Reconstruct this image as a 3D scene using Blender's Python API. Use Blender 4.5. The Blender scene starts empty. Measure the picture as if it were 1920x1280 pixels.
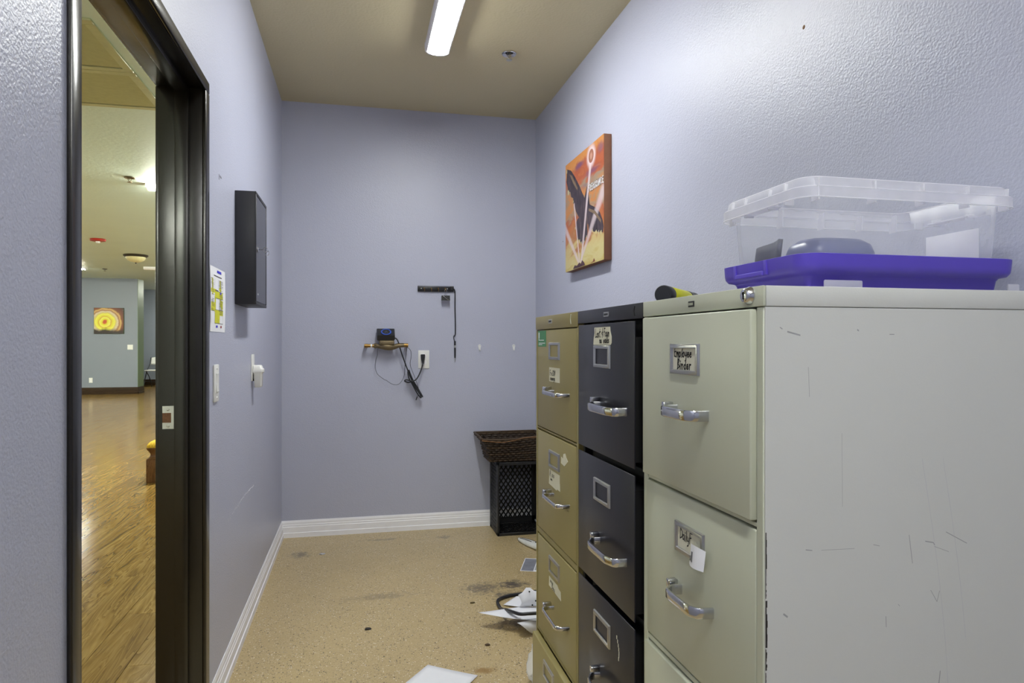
import bpy, bmesh, math, random
from mathutils import Vector, Matrix
random.seed(7)
C = bpy.context.scene.collection
PI = math.pi

# ------------------------------------------------------------------ camera
H = 1.223                       # camera height
cam_d = bpy.data.cameras.new('camera'); cam = bpy.data.objects.new('camera', cam_d); C.objects.link(cam)
cam.location = (0, 0, H); cam.rotation_euler = (PI/2, 0, -0.2242)
cam_d.sensor_width = 36; cam_d.lens = 1261.44/1920*36; cam_d.shift_y = 1.83/1920
cam_d.clip_start = 0.02
bpy.context.scene.camera = cam
# ------------------------------------------------------------------ world, exposure
w = bpy.data.worlds.new('world'); bpy.context.scene.world = w; w.use_nodes = True
w.node_tree.nodes['Background'].inputs[0].default_value = (0.5, 0.5, 0.52, 1)
w.node_tree.nodes['Background'].inputs[1].default_value = 0.02
vs = bpy.context.scene.view_settings
vs.view_transform = 'Standard'; vs.look = 'None'; vs.exposure = 0.0; vs.gamma = 1.0; vs.use_curve_mapping = False
ROOM_LAMP = 90.0                # radiance of the room's ceiling lamp lens
ADDED_LAMP = 92.0              # added unseen lamp behind the camera, to brighten the room
HALL_LAMP = 215.0
HALL_LAMP_FAR = 215.0

# ------------------------------------------------------------------ helpers
def srgb(r, g, b):
    def f(c):
        c /= 255
        return c/12.92 if c <= .04045 else ((c+.055)/1.055)**2.4
    return (f(r), f(g), f(b), 1)

class N:
    """tiny node-tree helper"""
    def __init__(s, name):
        s.m = bpy.data.materials.new(name); s.m.use_nodes = True
        s.t = s.m.node_tree; s.b = s.t.nodes['Principled BSDF']; s.out = s.t.nodes['Material Output']
    def n(s, typ, **k):
        o = s.t.nodes.new(typ)
        for a, v in k.items(): setattr(o, a, v)
        return o
    def l(s, a, b): s.t.links.new(a, b)
    def coord(s, which='Object'): return s.n('ShaderNodeTexCoord').outputs[which]
    def mapping(s, vec, scale=(1, 1, 1), loc=(0, 0, 0), rot=(0, 0, 0)):
        o = s.n('ShaderNodeMapping'); s.l(vec, o.inputs['Vector'])
        o.inputs['Scale'].default_value = scale; o.inputs['Location'].default_value = loc; o.inputs['Rotation'].default_value = rot
        return o.outputs[0]
    def noise(s, vec, scale, detail=3, rough=.5, dist=0):
        o = s.n('ShaderNodeTexNoise'); s.l(vec, o.inputs['Vector'])
        o.inputs['Scale'].default_value = scale; o.inputs['Detail'].default_value = detail
        o.inputs['Roughness'].default_value = rough; o.inputs['Distortion'].default_value = dist
        return o.outputs['Fac']
    def ramp(s, fac, stops, interp='LINEAR'):
        o = s.n('ShaderNodeValToRGB'); s.l(fac, o.inputs[0]); o.color_ramp.interpolation = interp
        e = o.color_ramp.elements
        while len(e) > 1: e.remove(e[-1])
        e[0].position = stops[0][0]; e[0].color = stops[0][1]
        for p, c in stops[1:]:
            q = e.new(p); q.color = c
        return o.outputs[0]
    def mix(s, fac, a, b, mode='MIX'):
        o = s.n('ShaderNodeMix', data_type='RGBA', blend_type=mode)
        for i, v in ((0, fac), (6, a), (7, b)):
            if hasattr(v, 'links'): s.l(v, o.inputs[i])
            else: o.inputs[i].default_value = v
        return o.outputs[2]
    def math(s, op, a, b=0.0):
        o = s.n('ShaderNodeMath', operation=op)
        for i, v in ((0, a), (1, b)):
            if hasattr(v, 'links'): s.l(v, o.inputs[i])
            else: o.inputs[i].default_value = v
        return o.outputs[0]
    def bump(s, h, strength=.3, dist=.01):
        o = s.n('ShaderNodeBump'); o.inputs['Strength'].default_value = strength; o.inputs['Distance'].default_value = dist
        s.l(h, o.inputs['Height']); s.l(o.outputs[0], s.b.inputs['Normal'])
    def set(s, color=None, rough=None, metal=None, spec=None):
        if color is not None:
            if hasattr(color, 'links'): s.l(color, s.b.inputs['Base Color'])
            else: s.b.inputs['Base Color'].default_value = color
        if rough is not None:
            if hasattr(rough, 'links'): s.l(rough, s.b.inputs['Roughness'])
            else: s.b.inputs['Roughness'].default_value = rough
        if metal is not None: s.b.inputs['Metallic'].default_value = metal
        if spec is not None: s.b.inputs['Specular IOR Level'].default_value = spec
        return s.m

def shade(c, k): return (c[0]*k, c[1]*k, c[2]*k, 1)
def simple(name, col, rough=.5, metal=0, var=.12, scale=30, bump=0, bscale=200, bdist=.001, spec=None):
    s = N(name); co = s.coord()
    f = s.noise(co, scale, 4)
    s.set(s.mix(f, shade(col, 1-var), shade(col, 1+var)), rough, metal, spec)
    if bump: s.bump(s.noise(co, bscale, 3), bump, bdist)
    return s.m
def paint_wall(name, col, scale=185, strength=.42, dist=.0028, rough=.37):
    s = N(name); co = s.coord()
    big = s.noise(co, 1.7, 3)
    s.set(s.mix(big, shade(col, .95), shade(col, 1.04)), rough)
    a = s.noise(co, scale, 2.5, .45); b = s.noise(co, scale*.35, 2, .5)
    s.bump(s.math('ADD', s.math('MULTIPLY', a, 1.0), s.math('MULTIPLY', b, .5)), strength, dist)
    return s.m
def emit(name, col, strength):
    s = N(name); e = s.n('ShaderNodeEmission'); e.inputs[0].default_value = col; e.inputs[1].default_value = strength
    s.l(e.outputs[0], s.out.inputs[0]); return s.m
def translucent(name, col, alpha, rough=.25):
    """milky see-through plastic: part clear, part scattering"""
    s = N(name)
    t = s.n('ShaderNodeBsdfTransparent'); d = s.n('ShaderNodeBsdfDiffuse'); d.inputs[0].default_value = col
    tl = s.n('ShaderNodeBsdfTranslucent'); tl.inputs[0].default_value = col
    g = s.n('ShaderNodeBsdfGlossy'); g.inputs['Roughness'].default_value = rough
    m0 = s.n('ShaderNodeMixShader'); m0.inputs[0].default_value = .5; s.l(d.outputs[0], m0.inputs[1]); s.l(tl.outputs[0], m0.inputs[2])
    f = s.noise(s.coord(), 40, 2); fac = s.math('MULTIPLY_ADD', f, .08)
    s.t.nodes[-1].inputs[2].default_value = alpha-.04
    m1 = s.n('ShaderNodeMixShader'); s.l(fac, m1.inputs[0]); s.l(t.outputs[0], m1.inputs[1]); s.l(m0.outputs[0], m1.inputs[2])
    lw = s.n('ShaderNodeLayerWeight'); lw.inputs[0].default_value = .25
    m2 = s.n('ShaderNodeMixShader'); s.l(s.math('MULTIPLY', lw.outputs['Fresnel'], .12), m2.inputs[0]); s.l(m1.outputs[0], m2.inputs[1]); s.l(g.outputs[0], m2.inputs[2])
    s.l(m2.outputs[0], s.out.inputs[0]); return s.m

class MB:
    """collects shapes into one mesh"""
    def __init__(s): s.bm = bmesh.new()
    def box(s, x0, x1, y0, y1, z0, z1, bev=0, seg=2, mtx=None):
        vs_ = [s.bm.verts.new((x, y, z)) for x in (x0, x1) for y in (y0, y1) for z in (z0, z1)]
        fs = [(0, 1, 3, 2), (4, 6, 7, 5), (0, 4, 5, 1), (2, 3, 7, 6), (0, 2, 6, 4), (1, 5, 7, 3)]
        faces = [s.bm.faces.new([vs_[i] for i in f]) for f in fs]
        if mtx is not None: bmesh.ops.transform(s.bm, matrix=mtx, verts=vs_)
        if bev:
            es = {e for f in faces for e in f.edges}
            bmesh.ops.bevel(s.bm, geom=list(es), offset=bev, segments=seg, profile=.5, affect='EDGES')
        return s
    def cyl(s, p0, p1, r0, r1=None, n=20, caps=True):
        r1 = r0 if r1 is None else r1
        p0, p1 = Vector(p0), Vector(p1); d = (p1-p0).normalized()
        a = d.orthogonal().normalized(); b = d.cross(a)
        A = [s.bm.verts.new(p0+(a*math.cos(2*PI*i/n)+b*math.sin(2*PI*i/n))*r0) for i in range(n)]
        B = [s.bm.verts.new(p1+(a*math.cos(2*PI*i/n)+b*math.sin(2*PI*i/n))*r1) for i in range(n)]
        for i in range(n): s.bm.faces.new((A[i], A[(i+1) % n], B[(i+1) % n], B[i]))
        if caps: s.bm.faces.new(A[::-1]); s.bm.faces.new(B)
        return s
    def lathe(s, prof, origin, axis=(0, 0, 1), n=28):
        """prof: (radius, height along the axis)"""
        o, d = Vector(origin), Vector(axis).normalized(); a = d.orthogonal().normalized(); b = d.cross(a)
        rings = []
        for r, h in prof:
            if r < 1e-6: rings.append([s.bm.verts.new(o+d*h)])
            else: rings.append([s.bm.verts.new(o+d*h+(a*math.cos(2*PI*i/n)+b*math.sin(2*PI*i/n))*r) for i in range(n)])
        for A, B in zip(rings, rings[1:]):
            for i in range(n):
                j = (i+1) % n
                if len(A) == 1 and len(B) == 1: continue
                if len(A) == 1: s.bm.faces.new((A[0], B[j], B[i]))
                elif len(B) == 1: s.bm.faces.new((A[i], A[j], B[0]))
                else: s.bm.faces.new((A[i], A[j], B[j], B[i]))
        return s
    def tube(s, pts, r, n=8, closed=False, flat=1.0, smooth=True, sub=6):
        pts = [Vector(p) for p in pts]
        if smooth and len(pts) > 2:
            P = []; m = len(pts)
            for i in range(m if closed else m-1):
                p0 = pts[(i-1) % m] if (closed or i > 0) else pts[0]
                p1 = pts[i]; p2 = pts[(i+1) % m]
                p3 = pts[(i+2) % m] if (closed or i+2 < m) else pts[-1]
                for k in range(sub):
                    t = k/sub
                    P.append(.5*((2*p1)+(p2-p0)*t+(2*p0-5*p1+4*p2-p3)*t*t+(3*p1-p0-3*p2+p3)*t**3))
            if not closed: P.append(pts[-1])
            pts = P
        m = len(pts); rings = []; up = None
        for i in range(m):
            t = (pts[(i+1) % m]-pts[i-1]) if (closed or 0 < i < m-1) else (pts[1]-pts[0] if i == 0 else pts[-1]-pts[-2])
            t.normalize()
            if up is None: up = t.orthogonal().normalized()
            up = (up-t*up.dot(t))
            if up.length < 1e-6: up = t.orthogonal()
            up.normalize(); bb = t.cross(up)
            rr = r(i/(m-1)) if callable(r) else r
            rings.append([s.bm.verts.new(pts[i]+(up*math.cos(2*PI*k/n)+bb*math.sin(2*PI*k/n)*flat)*rr) for k in range(n)])
        for i in range(m if closed else m-1):
            A, B = rings[i], rings[(i+1) % m]
            for k in range(n): s.bm.faces.new((A[k], A[(k+1) % n], B[(k+1) % n], B[k]))
        if not closed: s.bm.faces.new(rings[0][::-1]); s.bm.faces.new(rings[-1])
        return s
    def poly(s, pts):
        s.bm.faces.new([s.bm.verts.new(p) for p in pts]); return s
    def prism(s, pts, d):
        """flat outline swept along vector d"""
        d = Vector(d); A = [s.bm.verts.new(p) for p in pts]; B = [s.bm.verts.new(Vector(p)+d) for p in pts]; n = len(A)
        s.bm.faces.new(A[::-1]); s.bm.faces.new(B)
        for i in range(n): s.bm.faces.new((A[i], A[(i+1) % n], B[(i+1) % n], B[i]))
        return s
    def grid(s, fn, nu, nv, thick=None):
        V = [[s.bm.verts.new(fn(i/nu, j/nv)) for j in range(nv+1)] for i in range(nu+1)]
        for i in range(nu):
            for j in range(nv): s.bm.faces.new((V[i][j], V[i+1][j], V[i+1][j+1], V[i][j+1]))
        return s
    def rings(s, loops, cap0=False, cap1=False):
        R = [[s.bm.verts.new(p) for p in lp] for lp in loops]; n = len(R[0])
        for A, B in zip(R, R[1:]):
            for k in range(n): s.bm.faces.new((A[k], A[(k+1) % n], B[(k+1) % n], B[k]))
        if cap0: s.bm.faces.new(R[0][::-1])
        if cap1: s.bm.faces.new(R[-1])
        return s

def obj(name, mb, m, parent=None, smooth=False, **props):
    bmesh.ops.recalc_face_normals(mb.bm, faces=mb.bm.faces)
    me = bpy.data.meshes.new(name); mb.bm.to_mesh(me); mb.bm.free()
    if smooth:
        for p in me.polygons: p.use_smooth = True
    me.materials.append(m)
    o = bpy.data.objects.new(name, me); C.objects.link(o)
    if parent is not None:
        o.parent = parent; o.location = -Vector(parent.get('_o', (0, 0, 0)))
    for k, v in props.items(): o[k] = v
    return o
def auto(o, ang=40):
    me = o.data
    for p in me.polygons: p.use_smooth = True
    try: me.set_sharp_from_angle(angle=math.radians(ang))
    except Exception: pass
    return o
def thing(name, label, cat, loc=(0, 0, 0), group=None):
    """Empty at the base of a thing; its parts are built in room coordinates"""
    o = bpy.data.objects.new(name, None); C.objects.link(o); o.location = loc; o['_o'] = tuple(loc)
    o['label'] = label; o['category'] = cat; o.empty_display_size = .05
    if group: o['group'] = group
    return o
def tag(o, label, cat, group=None):
    o['label'] = label; o['category'] = cat
    if group: o['group'] = group
    return o
def struct(name, mb, m, **k): return obj(name, mb, m, kind='structure', **k)
def solid(o, t, off=0):
    md = o.modifiers.new('thickness', 'SOLIDIFY'); md.thickness = t; md.offset = off; return o

def rrect(x0, x1, y0, y1, r, z, n=6):
    """rounded rectangle loop"""
    out = []
    for cx, cy, a0 in ((x1-r, y1-r, 0), (x0+r, y1-r, PI/2), (x0+r, y0+r, PI), (x1-r, y0+r, 1.5*PI)):
        for k in range(n+1):
            a = a0+PI/2*k/n
            out.append((cx+r*math.cos(a), cy+r*math.sin(a), z))
    return out

# ------------------------------------------------------------------ materials
M = {}
WALL = srgb(178, 181, 199)
M['wall'] = paint_wall('periwinkle_paint', WALL)
M['ceiling'] = paint_wall('tan_ceiling_paint', srgb(206, 195, 160), 80, .3, .004, .7)
M['hall_wall'] = paint_wall('hall_blue_paint', srgb(128, 135, 147), 60, .2, .003, .5)
M['hall_bounce'] = paint_wall('hall_pale_bounce_paint', srgb(206, 212, 212), 60, .2, .003, .5)  # for unseen hall walls, made pale to bounce light onto the hall ceiling
M['hall_side'] = paint_wall('hall_green_paint', srgb(98, 114, 86), 60, .2, .003, .5)
M['hall_ceiling'] = paint_wall('hall_cream_paint', srgb(214, 230, 224), 30, .25, .006, .55)
M['white_trim'] = simple('white_trim_paint', srgb(238, 238, 242), .4, var=.04)
M['frame'] = simple('dark_brown_frame_paint', srgb(25, 22, 18), .24, var=.22, scale=14, bump=.15, bscale=60)
M['steel'] = simple('satin_steel', srgb(190, 190, 186), .3, .9, .15)
M['chrome'] = simple('chrome', srgb(205, 206, 210), .16, 1, .06)
M['chrome_matte'] = simple('worn_chrome', srgb(186, 186, 184), .3, 1, .12)
M['black_plastic'] = simple('black_plastic', srgb(30, 31, 35), .42)
M['crate'] = simple('black_crate_plastic', srgb(20, 20, 22), .5)
M['black_box'] = simple('black_powder_coat', srgb(31, 31, 36), .45, bump=.15, bscale=900, bdist=.0004)
M['black_hole'] = simple('dark_recess', srgb(12, 12, 13), .8)
M['paper'] = simple('white_paper', srgb(232, 233, 238), .75, var=.02)
M['cream_paper'] = simple('cream_label_paper', srgb(216, 214, 196), .75, var=.05)
M['white_plastic'] = simple('white_plastic', srgb(228, 228, 224), .38, var=.03)
M['ink'] = simple('black_ink', srgb(24, 24, 26), .6)
M['brass'] = simple('aged_brass', srgb(150, 118, 66), .38, .85, .3, 60)
M['bronze_body'] = simple('dull_bronze_casting', srgb(118, 104, 78), .5, .6, .3, 60)
M['blue_dial'] = simple('blue_dial', srgb(46, 86, 190), .4)
M['lens'] = emit('lit_lamp_lens', (.98, 1.0, .97, 1), ROOM_LAMP)
M['added_lens'] = emit('added_lamp_lens_rear', (.98, 1.0, .97, 1), ADDED_LAMP)
M['hall_lens'] = emit('lit_hall_lens', (.97, 1.0, .86, 1), HALL_LAMP)
M['hall_lens_far'] = emit('lit_hall_lens_far', (.97, 1.0, .86, 1), HALL_LAMP_FAR)
M['yellow_plastic'] = simple('yellow_plastic', srgb(214, 216, 30), .35, var=.05)
M['clear_plastic'] = translucent('milky_clear_plastic', (.88, .89, .96, 1), .235, .4)
M['clear_soft'] = translucent('milky_clear_rim_plastic', (.93, .93, .98, 1), .50, .4)
M['bead'] = translucent('milky_edge_plastic', (.95, .95, .98, 1), .8, .4)
M['bag'] = translucent('thin_white_bag_film', (.96, .96, .93, 1), .7, .2)
M['purple'] = simple('purple_plastic', srgb(88, 70, 186), .36, var=.06)
M['rack'] = simple('black_lacquered_wood', srgb(22, 22, 25), .3)
M['red'] = simple('red_plastic', srgb(170, 40, 28), .4)

def cabinet_paint(name, col, rough=.38):
    s = N(name); co = s.coord()
    v = s.noise(co, 3.0, 3)
    c = s.mix(v, shade(col, .95), shade(col, 1.05))
    sp = s.noise(co, 55, 5, .7)                       # small worn specks
    c = s.mix(s.ramp(sp, [(.0, (0, 0, 0, 1)), (.72, (0, 0, 0, 1)), (.80, (.35, .35, .35, 1))]), c, shade(col, .6))
    s.set(c, rough); s.bump(s.noise(co, 420, 2), .12, .0006)
    return s.m
M['cab_white'] = cabinet_paint('putty_white_enamel', srgb(200, 201, 196))
M['cab_front'] = cabinet_paint('putty_enamel_olive_lit', srgb(187, 190, 170))  # same putty as the side; the front's olive light is put into the colour
M['cab_dark'] = cabinet_paint('charcoal_navy_enamel', srgb(31, 31, 40), .34)
M['cab_black'] = cabinet_paint('black_enamel', srgb(16, 16, 18), .6)
M['cab_tan'] = cabinet_paint('olive_tan_enamel', srgb(146, 135, 86))

# epoxy flake floor
s = N('tan_flake_epoxy'); co = s.coord()
base = srgb(186, 165, 122)
col = s.mix(s.noise(co, 2.2, 4), shade(base, .9), shade(base, 1.06))
col = s.mix(s.noise(co, 170, 4, .7), s.mix(1.0, col, (.78, .78, .75, 1), 'MULTIPLY'), s.mix(1.0, col, (1.2, 1.2, 1.2, 1), 'MULTIPLY'))
wob_n = s.n('ShaderNodeTexNoise'); s.l(co, wob_n.inputs['Vector']); wob_n.inputs['Scale'].default_value = 260; wob_n.inputs['Detail'].default_value = 1
wob_c = wob_n.outputs['Color']
def flakes(scale, lo, jitter):
    v = s.n('ShaderNodeTexVoronoi'); v.inputs['Scale'].default_value = scale
    wv = s.n('ShaderNodeVectorMath', operation='MULTIPLY_ADD'); s.l(wob_c, wv.inputs[0]); wv.inputs[1].default_value = (.006, .006, 0); s.l(s.mapping(co, loc=jitter), wv.inputs[2])
    s.l(wv.outputs[0], v.inputs['Vector'])
    d = s.n('ShaderNodeTexNoise'); d.inputs['Scale'].default_value = 1
    size = s.math('GREATER_THAN', s.n_sep(v.outputs['Color']), lo)
    near = s.math('LESS_THAN', v.outputs['Distance'], .34)
    return s.math('MULTIPLY', size, near), v
def n_sep(c):
    o = s.n('ShaderNodeSeparateColor'); s.l(c, o.inputs[0]); return o.outputs[0]
s.n_sep = n_sep
f1, _ = flakes(160, .745, (0, 0, 0)); f2, _ = flakes(155, .79, (3.3, 1.7, 0)); f3, _ = flakes(210, .66, (9.1, 4.2, 0)); f4, _ = flakes(140, .90, (5.1, 2.2, 0)); f5, _ = flakes(130, .93, (1.1, 7.7, 0))
dens = s.ramp(s.noise(co, 5, 3), [(.35, (.25, .25, .25, 1)), (.62, (1, 1, 1, 1))])
col = s.mix(s.math('MULTIPLY', f3, .55), col, srgb(112, 92, 64))
col = s.mix(s.math('MULTIPLY', f1, dens), col, srgb(206, 194, 168))
col = s.mix(s.math('MULTIPLY', f2, dens), col, srgb(84, 72, 56))
col = s.mix(f4, col, srgb(226, 220, 206))
col = s.mix(f5, col, srgb(52, 46, 40))
def blob(c, x, y, rx, ry, tint, k, nscale=16, lo=.45):
    m = s.mapping(co, scale=(1/rx, 1/ry, 0), loc=(-x/rx, -y/ry, 0))
    ln = s.n('ShaderNodeVectorMath', operation='LENGTH'); s.l(m, ln.inputs[0])
    fall = s.math('SUBTRACT', 1.0, ln.outputs['Value'])
    nz = s.noise(co, nscale, 5, .65, .6)
    v = s.math('MULTIPLY', s.ramp(s.math('ADD', s.math('MULTIPLY', fall, .45), nz), [(lo+.2, (0, 0, 0, 1)), (lo+.42, (1, 1, 1, 1))]), k)
    v = s.math('MULTIPLY', v, s.ramp(fall, [(0, (0, 0, 0, 1)), (.25, (1, 1, 1, 1))]))
    return s.mix(v, c, tint)
DUST = srgb(92, 84, 76)
for a in ((.60, 3.30, .18, .15, DUST, .75, 44, .47), (.76, 3.32, .13, .10, DUST, 1.0, 34), (.70, 3.18, .12, .09, DUST, .8, 40), (.76, 2.86, .26, .18, DUST, .7, 24), (-.33, 4.05, .10, .10, DUST, .7, 30),
          (.53, 4.22, .09, .05, DUST, .7, 30), (.45, 2.47, .07, .05, srgb(140, 104, 42), .8, 18), (.15, 4.25, .2, .04, DUST, .5, 28), (.1, 3.3, .3, .08, DUST, .35, 26)):
    col = blob(col, *a)
s.set(col, s.math('MULTIPLY_ADD', s.noise(co, 9, 3), .2)); s.t.nodes[-1].inputs[2].default_value = .26
s.bump(s.noise(co, 90, 2), .08, .002)
M['floor'] = s.m

# laminate planks: grain differs from plank to plank
def wood(name, cols, rand, rough=.17, stretch=(1, .09, 1), nscale=9, dist=2.6, spec=.14):
    s = N(name); co = s.coord()
    if rand == 'object':
        r = s.n('ShaderNodeObjectInfo').outputs['Random']
    else:
        r = s.n('ShaderNodeNewGeometry').outputs['Random Per Island']
    off = s.n('ShaderNodeCombineXYZ'); s.l(s.math('MULTIPLY', r, 37.0), off.inputs[0]); s.l(s.math('MULTIPLY', r, 91.0), off.inputs[1])
    ad = s.n('ShaderNodeVectorMath', operation='ADD'); s.l(co, ad.inputs[0]); s.l(off.outputs[0], ad.inputs[1])
    v = s.mapping(ad.outputs[0], scale=stretch)
    a = s.noise(v, nscale, 3, .5, dist)
    rings = s.math('FRACT', s.math('MULTIPLY', a, 7.0))
    fine = s.noise(s.mapping(ad.outputs[0], scale=(1, .03, 1)), 130, 4, .6)
    g = s.math('ADD', s.math('MULTIPLY', a, .55), s.math('ADD', s.math('MULTIPLY', rings, .28), s.math('MULTIPLY', fine, .3)))
    c = s.ramp(g, [(.34, cols[0]), (.54, cols[1]), (.80, cols[2])])
    c = s.mix(s.math('MULTIPLY', r, .5), c, cols[3])
    s.set(c, rough, spec=spec); s.bump(fine, .04, .0006)
    return s.m
pc = (srgb(78, 55, 22), srgb(126, 98, 49), srgb(156, 130, 78), srgb(116, 89, 46))
M['plank'] = wood('laminate_plank', pc, 'object')
M['plank_rest'] = wood('laminate_plank_rest', pc, 'island')
M['dark_wood'] = wood('dark_stained_wood', (srgb(34, 25, 18), srgb(54, 40, 28), srgb(72, 55, 38), srgb(48, 36, 26)), 'island', .4, (.1, 1, 1))
M['bench_wood'] = wood('brown_turned_wood', (srgb(70, 46, 26), srgb(98, 68, 40), srgb(120, 86, 52), srgb(92, 64, 38)), 'island', .35, (1, 1, .1))
s = N('gold_weave_fabric'); co = s.coord()
ck = s.n('ShaderNodeTexChecker'); s.l(co, ck.inputs[0]); ck.inputs['Scale'].default_value = 90
s.set(s.mix(s.math('MULTIPLY', ck.outputs['Fac'], .5), srgb(206, 172, 40), srgb(150, 112, 24)), .8); M['gold'] = s.m

# ------------------------------------------------------------------ room shell
XL, XR, YB, ZC = -.4696, 1.175, 4.428, 2.737
YF = -1.9                                                    # wall behind the camera
D0, D1, DT = 1.285, 2.238, 2.005                             # clear door opening
struct('floor', MB().box(XL-.055, XR+.1, YF-.1, YB+.1, -.08, 0), M['floor'])
struct('ceiling', MB().box(XL-.12, XR+.1, YF-.1, YB+.1, ZC, ZC+.08), M['ceiling'])
o = struct('wall_back', MB().box(XL-.12, XR+.1, YB, YB+.1, 0, ZC), M['wall'])
wr = struct('wall_right', MB().box(XR, XR+.1, YF, YB, 0, ZC), M['wall'])
struct('wall_front', MB().box(XL-.12, XR+.1, YF-.1, YF, 0, ZC), M['wall'])
wl = struct('wall_left', MB().box(-.53, XL, YF, D0-.02, 0, ZC).box(-.53, XL, D1+.02, YB, 0, ZC).box(-.53, XL, D0-.02, D1+.02, DT+.02, ZC), M['wall'])
struct('wall_hall_side', MB().box(-.588, -.53, -2.1, D0-.02, 0, ZC).box(-.588, -.53, D1+.02, 21.2, 0, ZC).box(-.588, -.53, D0-.02, D1+.02, DT+.02, ZC), M['hall_bounce'])
# marks on the walls
m = MB()
for k in range(26):
    t = k/25; y = 3.27-.60*t; z = .57+.012*math.sin(t*3)-.01*t+random.uniform(-.004, .004)
    L = random.uniform(.003, .012)*(1.3-t); 
    m.box(XL, XL+.0006, y-L, y+L, z-.0012-.002*random.random()*(1-t), z+.0012)
obj('scuff_mark', m, M['paper'], wl)
obj('scuff_mark', MB().box(XL, XL+.0006, 2.50, 2.53, 1.797, 1.803).box(XL, XL+.0006, 2.485, 2.49, 1.785, 1.803), simple('grey_scuff', srgb(120, 118, 130)), wl)
chip = simple('brown_chip', srgb(120, 92, 66), .8)
obj('paint_chip', MB().lathe([(0, .0012), (.004, .001), (.006, 0)], (XR, 1.6, 2.076), (-1, 0, 0), 9), chip, wr)
obj('nail_hole', MB().lathe([(0, .0012), (.003, 0)], (XR, 4.217, 1.826), (-1, 0, 0), 8), chip, wr)
obj('nail_hole', MB().lathe([(0, .0012), (.004, 0)], (XR, 3.80, 1.818), (-1, 0, 0), 8), chip, wr)

def baseboard(name, a, b, nrm, h=.105, m=None, t=.014):
    """stepped profile run from a to b; nrm points into the room"""
    a, b, nn = Vector((*a, 0)), Vector((*b, 0)), Vector((*nrm, 0))
    prof = [(0, 0), (t, 0), (t, h*.27), (t*.72, h*.30), (t*.72, h*.62), (t*.55, h*.65), (t*.55, h*.74), (t*.4, h*.77), (t*.4, h*.88), (t*.15, h), (0, h)]
    mb = MB(); loops = [[p+nn*x+Vector((0, 0, z)) for x, z in prof] for p in (a, b)]
    mb.rings(loops, True, True)
    return struct(name, mb, m or M['white_trim'])
baseboard('baseboard_back', (XL, YB), (XR, YB), (0, -1))
baseboard('baseboard_left', (XL, D1+.055), (XL, YB), (1, 0))
baseboard('baseboard_right', (XR, YF), (XR, YB), (-1, 0))

# ------------------------------------------------------------------ door frame
door = bpy.data.objects.new('door_1', None); C.objects.link(door); door['kind'] = 'structure'; door.location = (-.53, 1.76, 0); door['_o'] = (-.53, 1.76, 0)
JF, JB = -.47, -.596
def jamb(y, sgn):
    m = MB()
    m.box(JB, JF, min(y, y-sgn*.03), max(y, y-sgn*.03), 0, DT+.03, .0015)                 # lining
    m.box(-.546, -.508, min(y, y+sgn*.016), max(y, y+sgn*.016), 0, DT, .002)              # stop
    return m
auto(obj('side_jamb', jamb(D0, 1), M['frame'], door)); auto(obj('side_jamb', jamb(D1, -1), M['frame'], door))
auto(obj('head_jamb', MB().box(JB, JF, D0, D1, DT, DT+.03, .0015).box(-.546, -.508, D0+.016, D1-.016, DT-.016, DT, .002), M['frame'], door))
for x0, x1 in ((XL, -.460), (-.604, -.588)):
    auto(obj('side_casing', MB().box(x0, x1, D0-.042, D0-.001, 0, DT+.0002, .003), M['frame'], door))
    auto(obj('side_casing', MB().box(x0, x1, D1+.001, D1+.052, 0, DT+.0002, .003), M['frame'], door))
    auto(obj('head_casing', MB().box(x0, x1, D0-.0415, D1+.0515, DT+.0005, DT+.037, .003), M['frame'], door))
# strike plate with its latch hole
yp = D1-.0015
m = MB()
for b in ((-.583, -.551, 1.008, 1.029), (-.583, -.551, .959, .978), (-.5585, -.551, .978, 1.008)): m.box(b[0], b[1], yp-.0008, yp+.001, b[2], b[3])
sp = obj('strike_plate', m, M['steel'], door)
obj('latch_hole', MB().box(-.583, -.5585, yp-.0002, yp+.001, .978, 1.008), simple('raw_wood_hole', srgb(96, 66, 44), .9, var=.5, scale=150), door)
for z in (1.0185, .9685):
    o = obj('screw', MB().lathe([(0, .0012), (.003, .001), (.0045, 0)], (-.567, yp-.0008, z), (0, -1, 0), 14), M['chrome_matte'], door)

# ------------------------------------------------------------------ hall seen through the doorway
struct('ceiling_hall', MB().box(-9, -.588, -2.1, 21.2, ZC, ZC+.08), M['hall_ceiling'])
struct('wall_far', MB().box(-9, -5.13, 17.6, 18.03, 0, ZC), M['hall_wall'])
struct('wall_far_return', MB().box(-5.13, -5.12, 17.6, 18.03, 0, ZC), M['hall_side'])
struct('wall_beyond', MB().box(-9, -.53, 21.1, 21.2, 0, ZC), M['hall_wall'])
struct('wall_hall_outer', MB().box(-9.1, -9, -2.1, 21.2, 0, ZC), M['hall_bounce'])
struct('wall_hall_near', MB().box(-9, -.588, -2.2, -2.1, 0, ZC), M['hall_bounce'])
baseboard('baseboard_far', (-9, 17.6), (-5.105, 17.6), (0, -1), .165, M['dark_wood'], .018)
baseboard('baseboard_far_return', (-5.12, 17.582), (-5.12, 18.03), (1, 0), .165, M['dark_wood'], .018)
baseboard('baseboard_beyond', (-9, 21.1), (-.588, 21.1), (0, -1), .165, M['dark_wood'], .018)
hf = struct('floor_hall', MB().box(-9, -.525, -2.1, 21.2, -.08, -.008), M['plank_rest'])
PW, PL = .165, 1.22
def plank_mesh():
    m = MB(); m.box(-PW/2+.0006, PW/2-.0006, -PL/2+.0006, PL/2-.0006, -.008, 0, .0009, 1); return m
rest = MB(); first = None; n_ind = 0; cand = []
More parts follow.
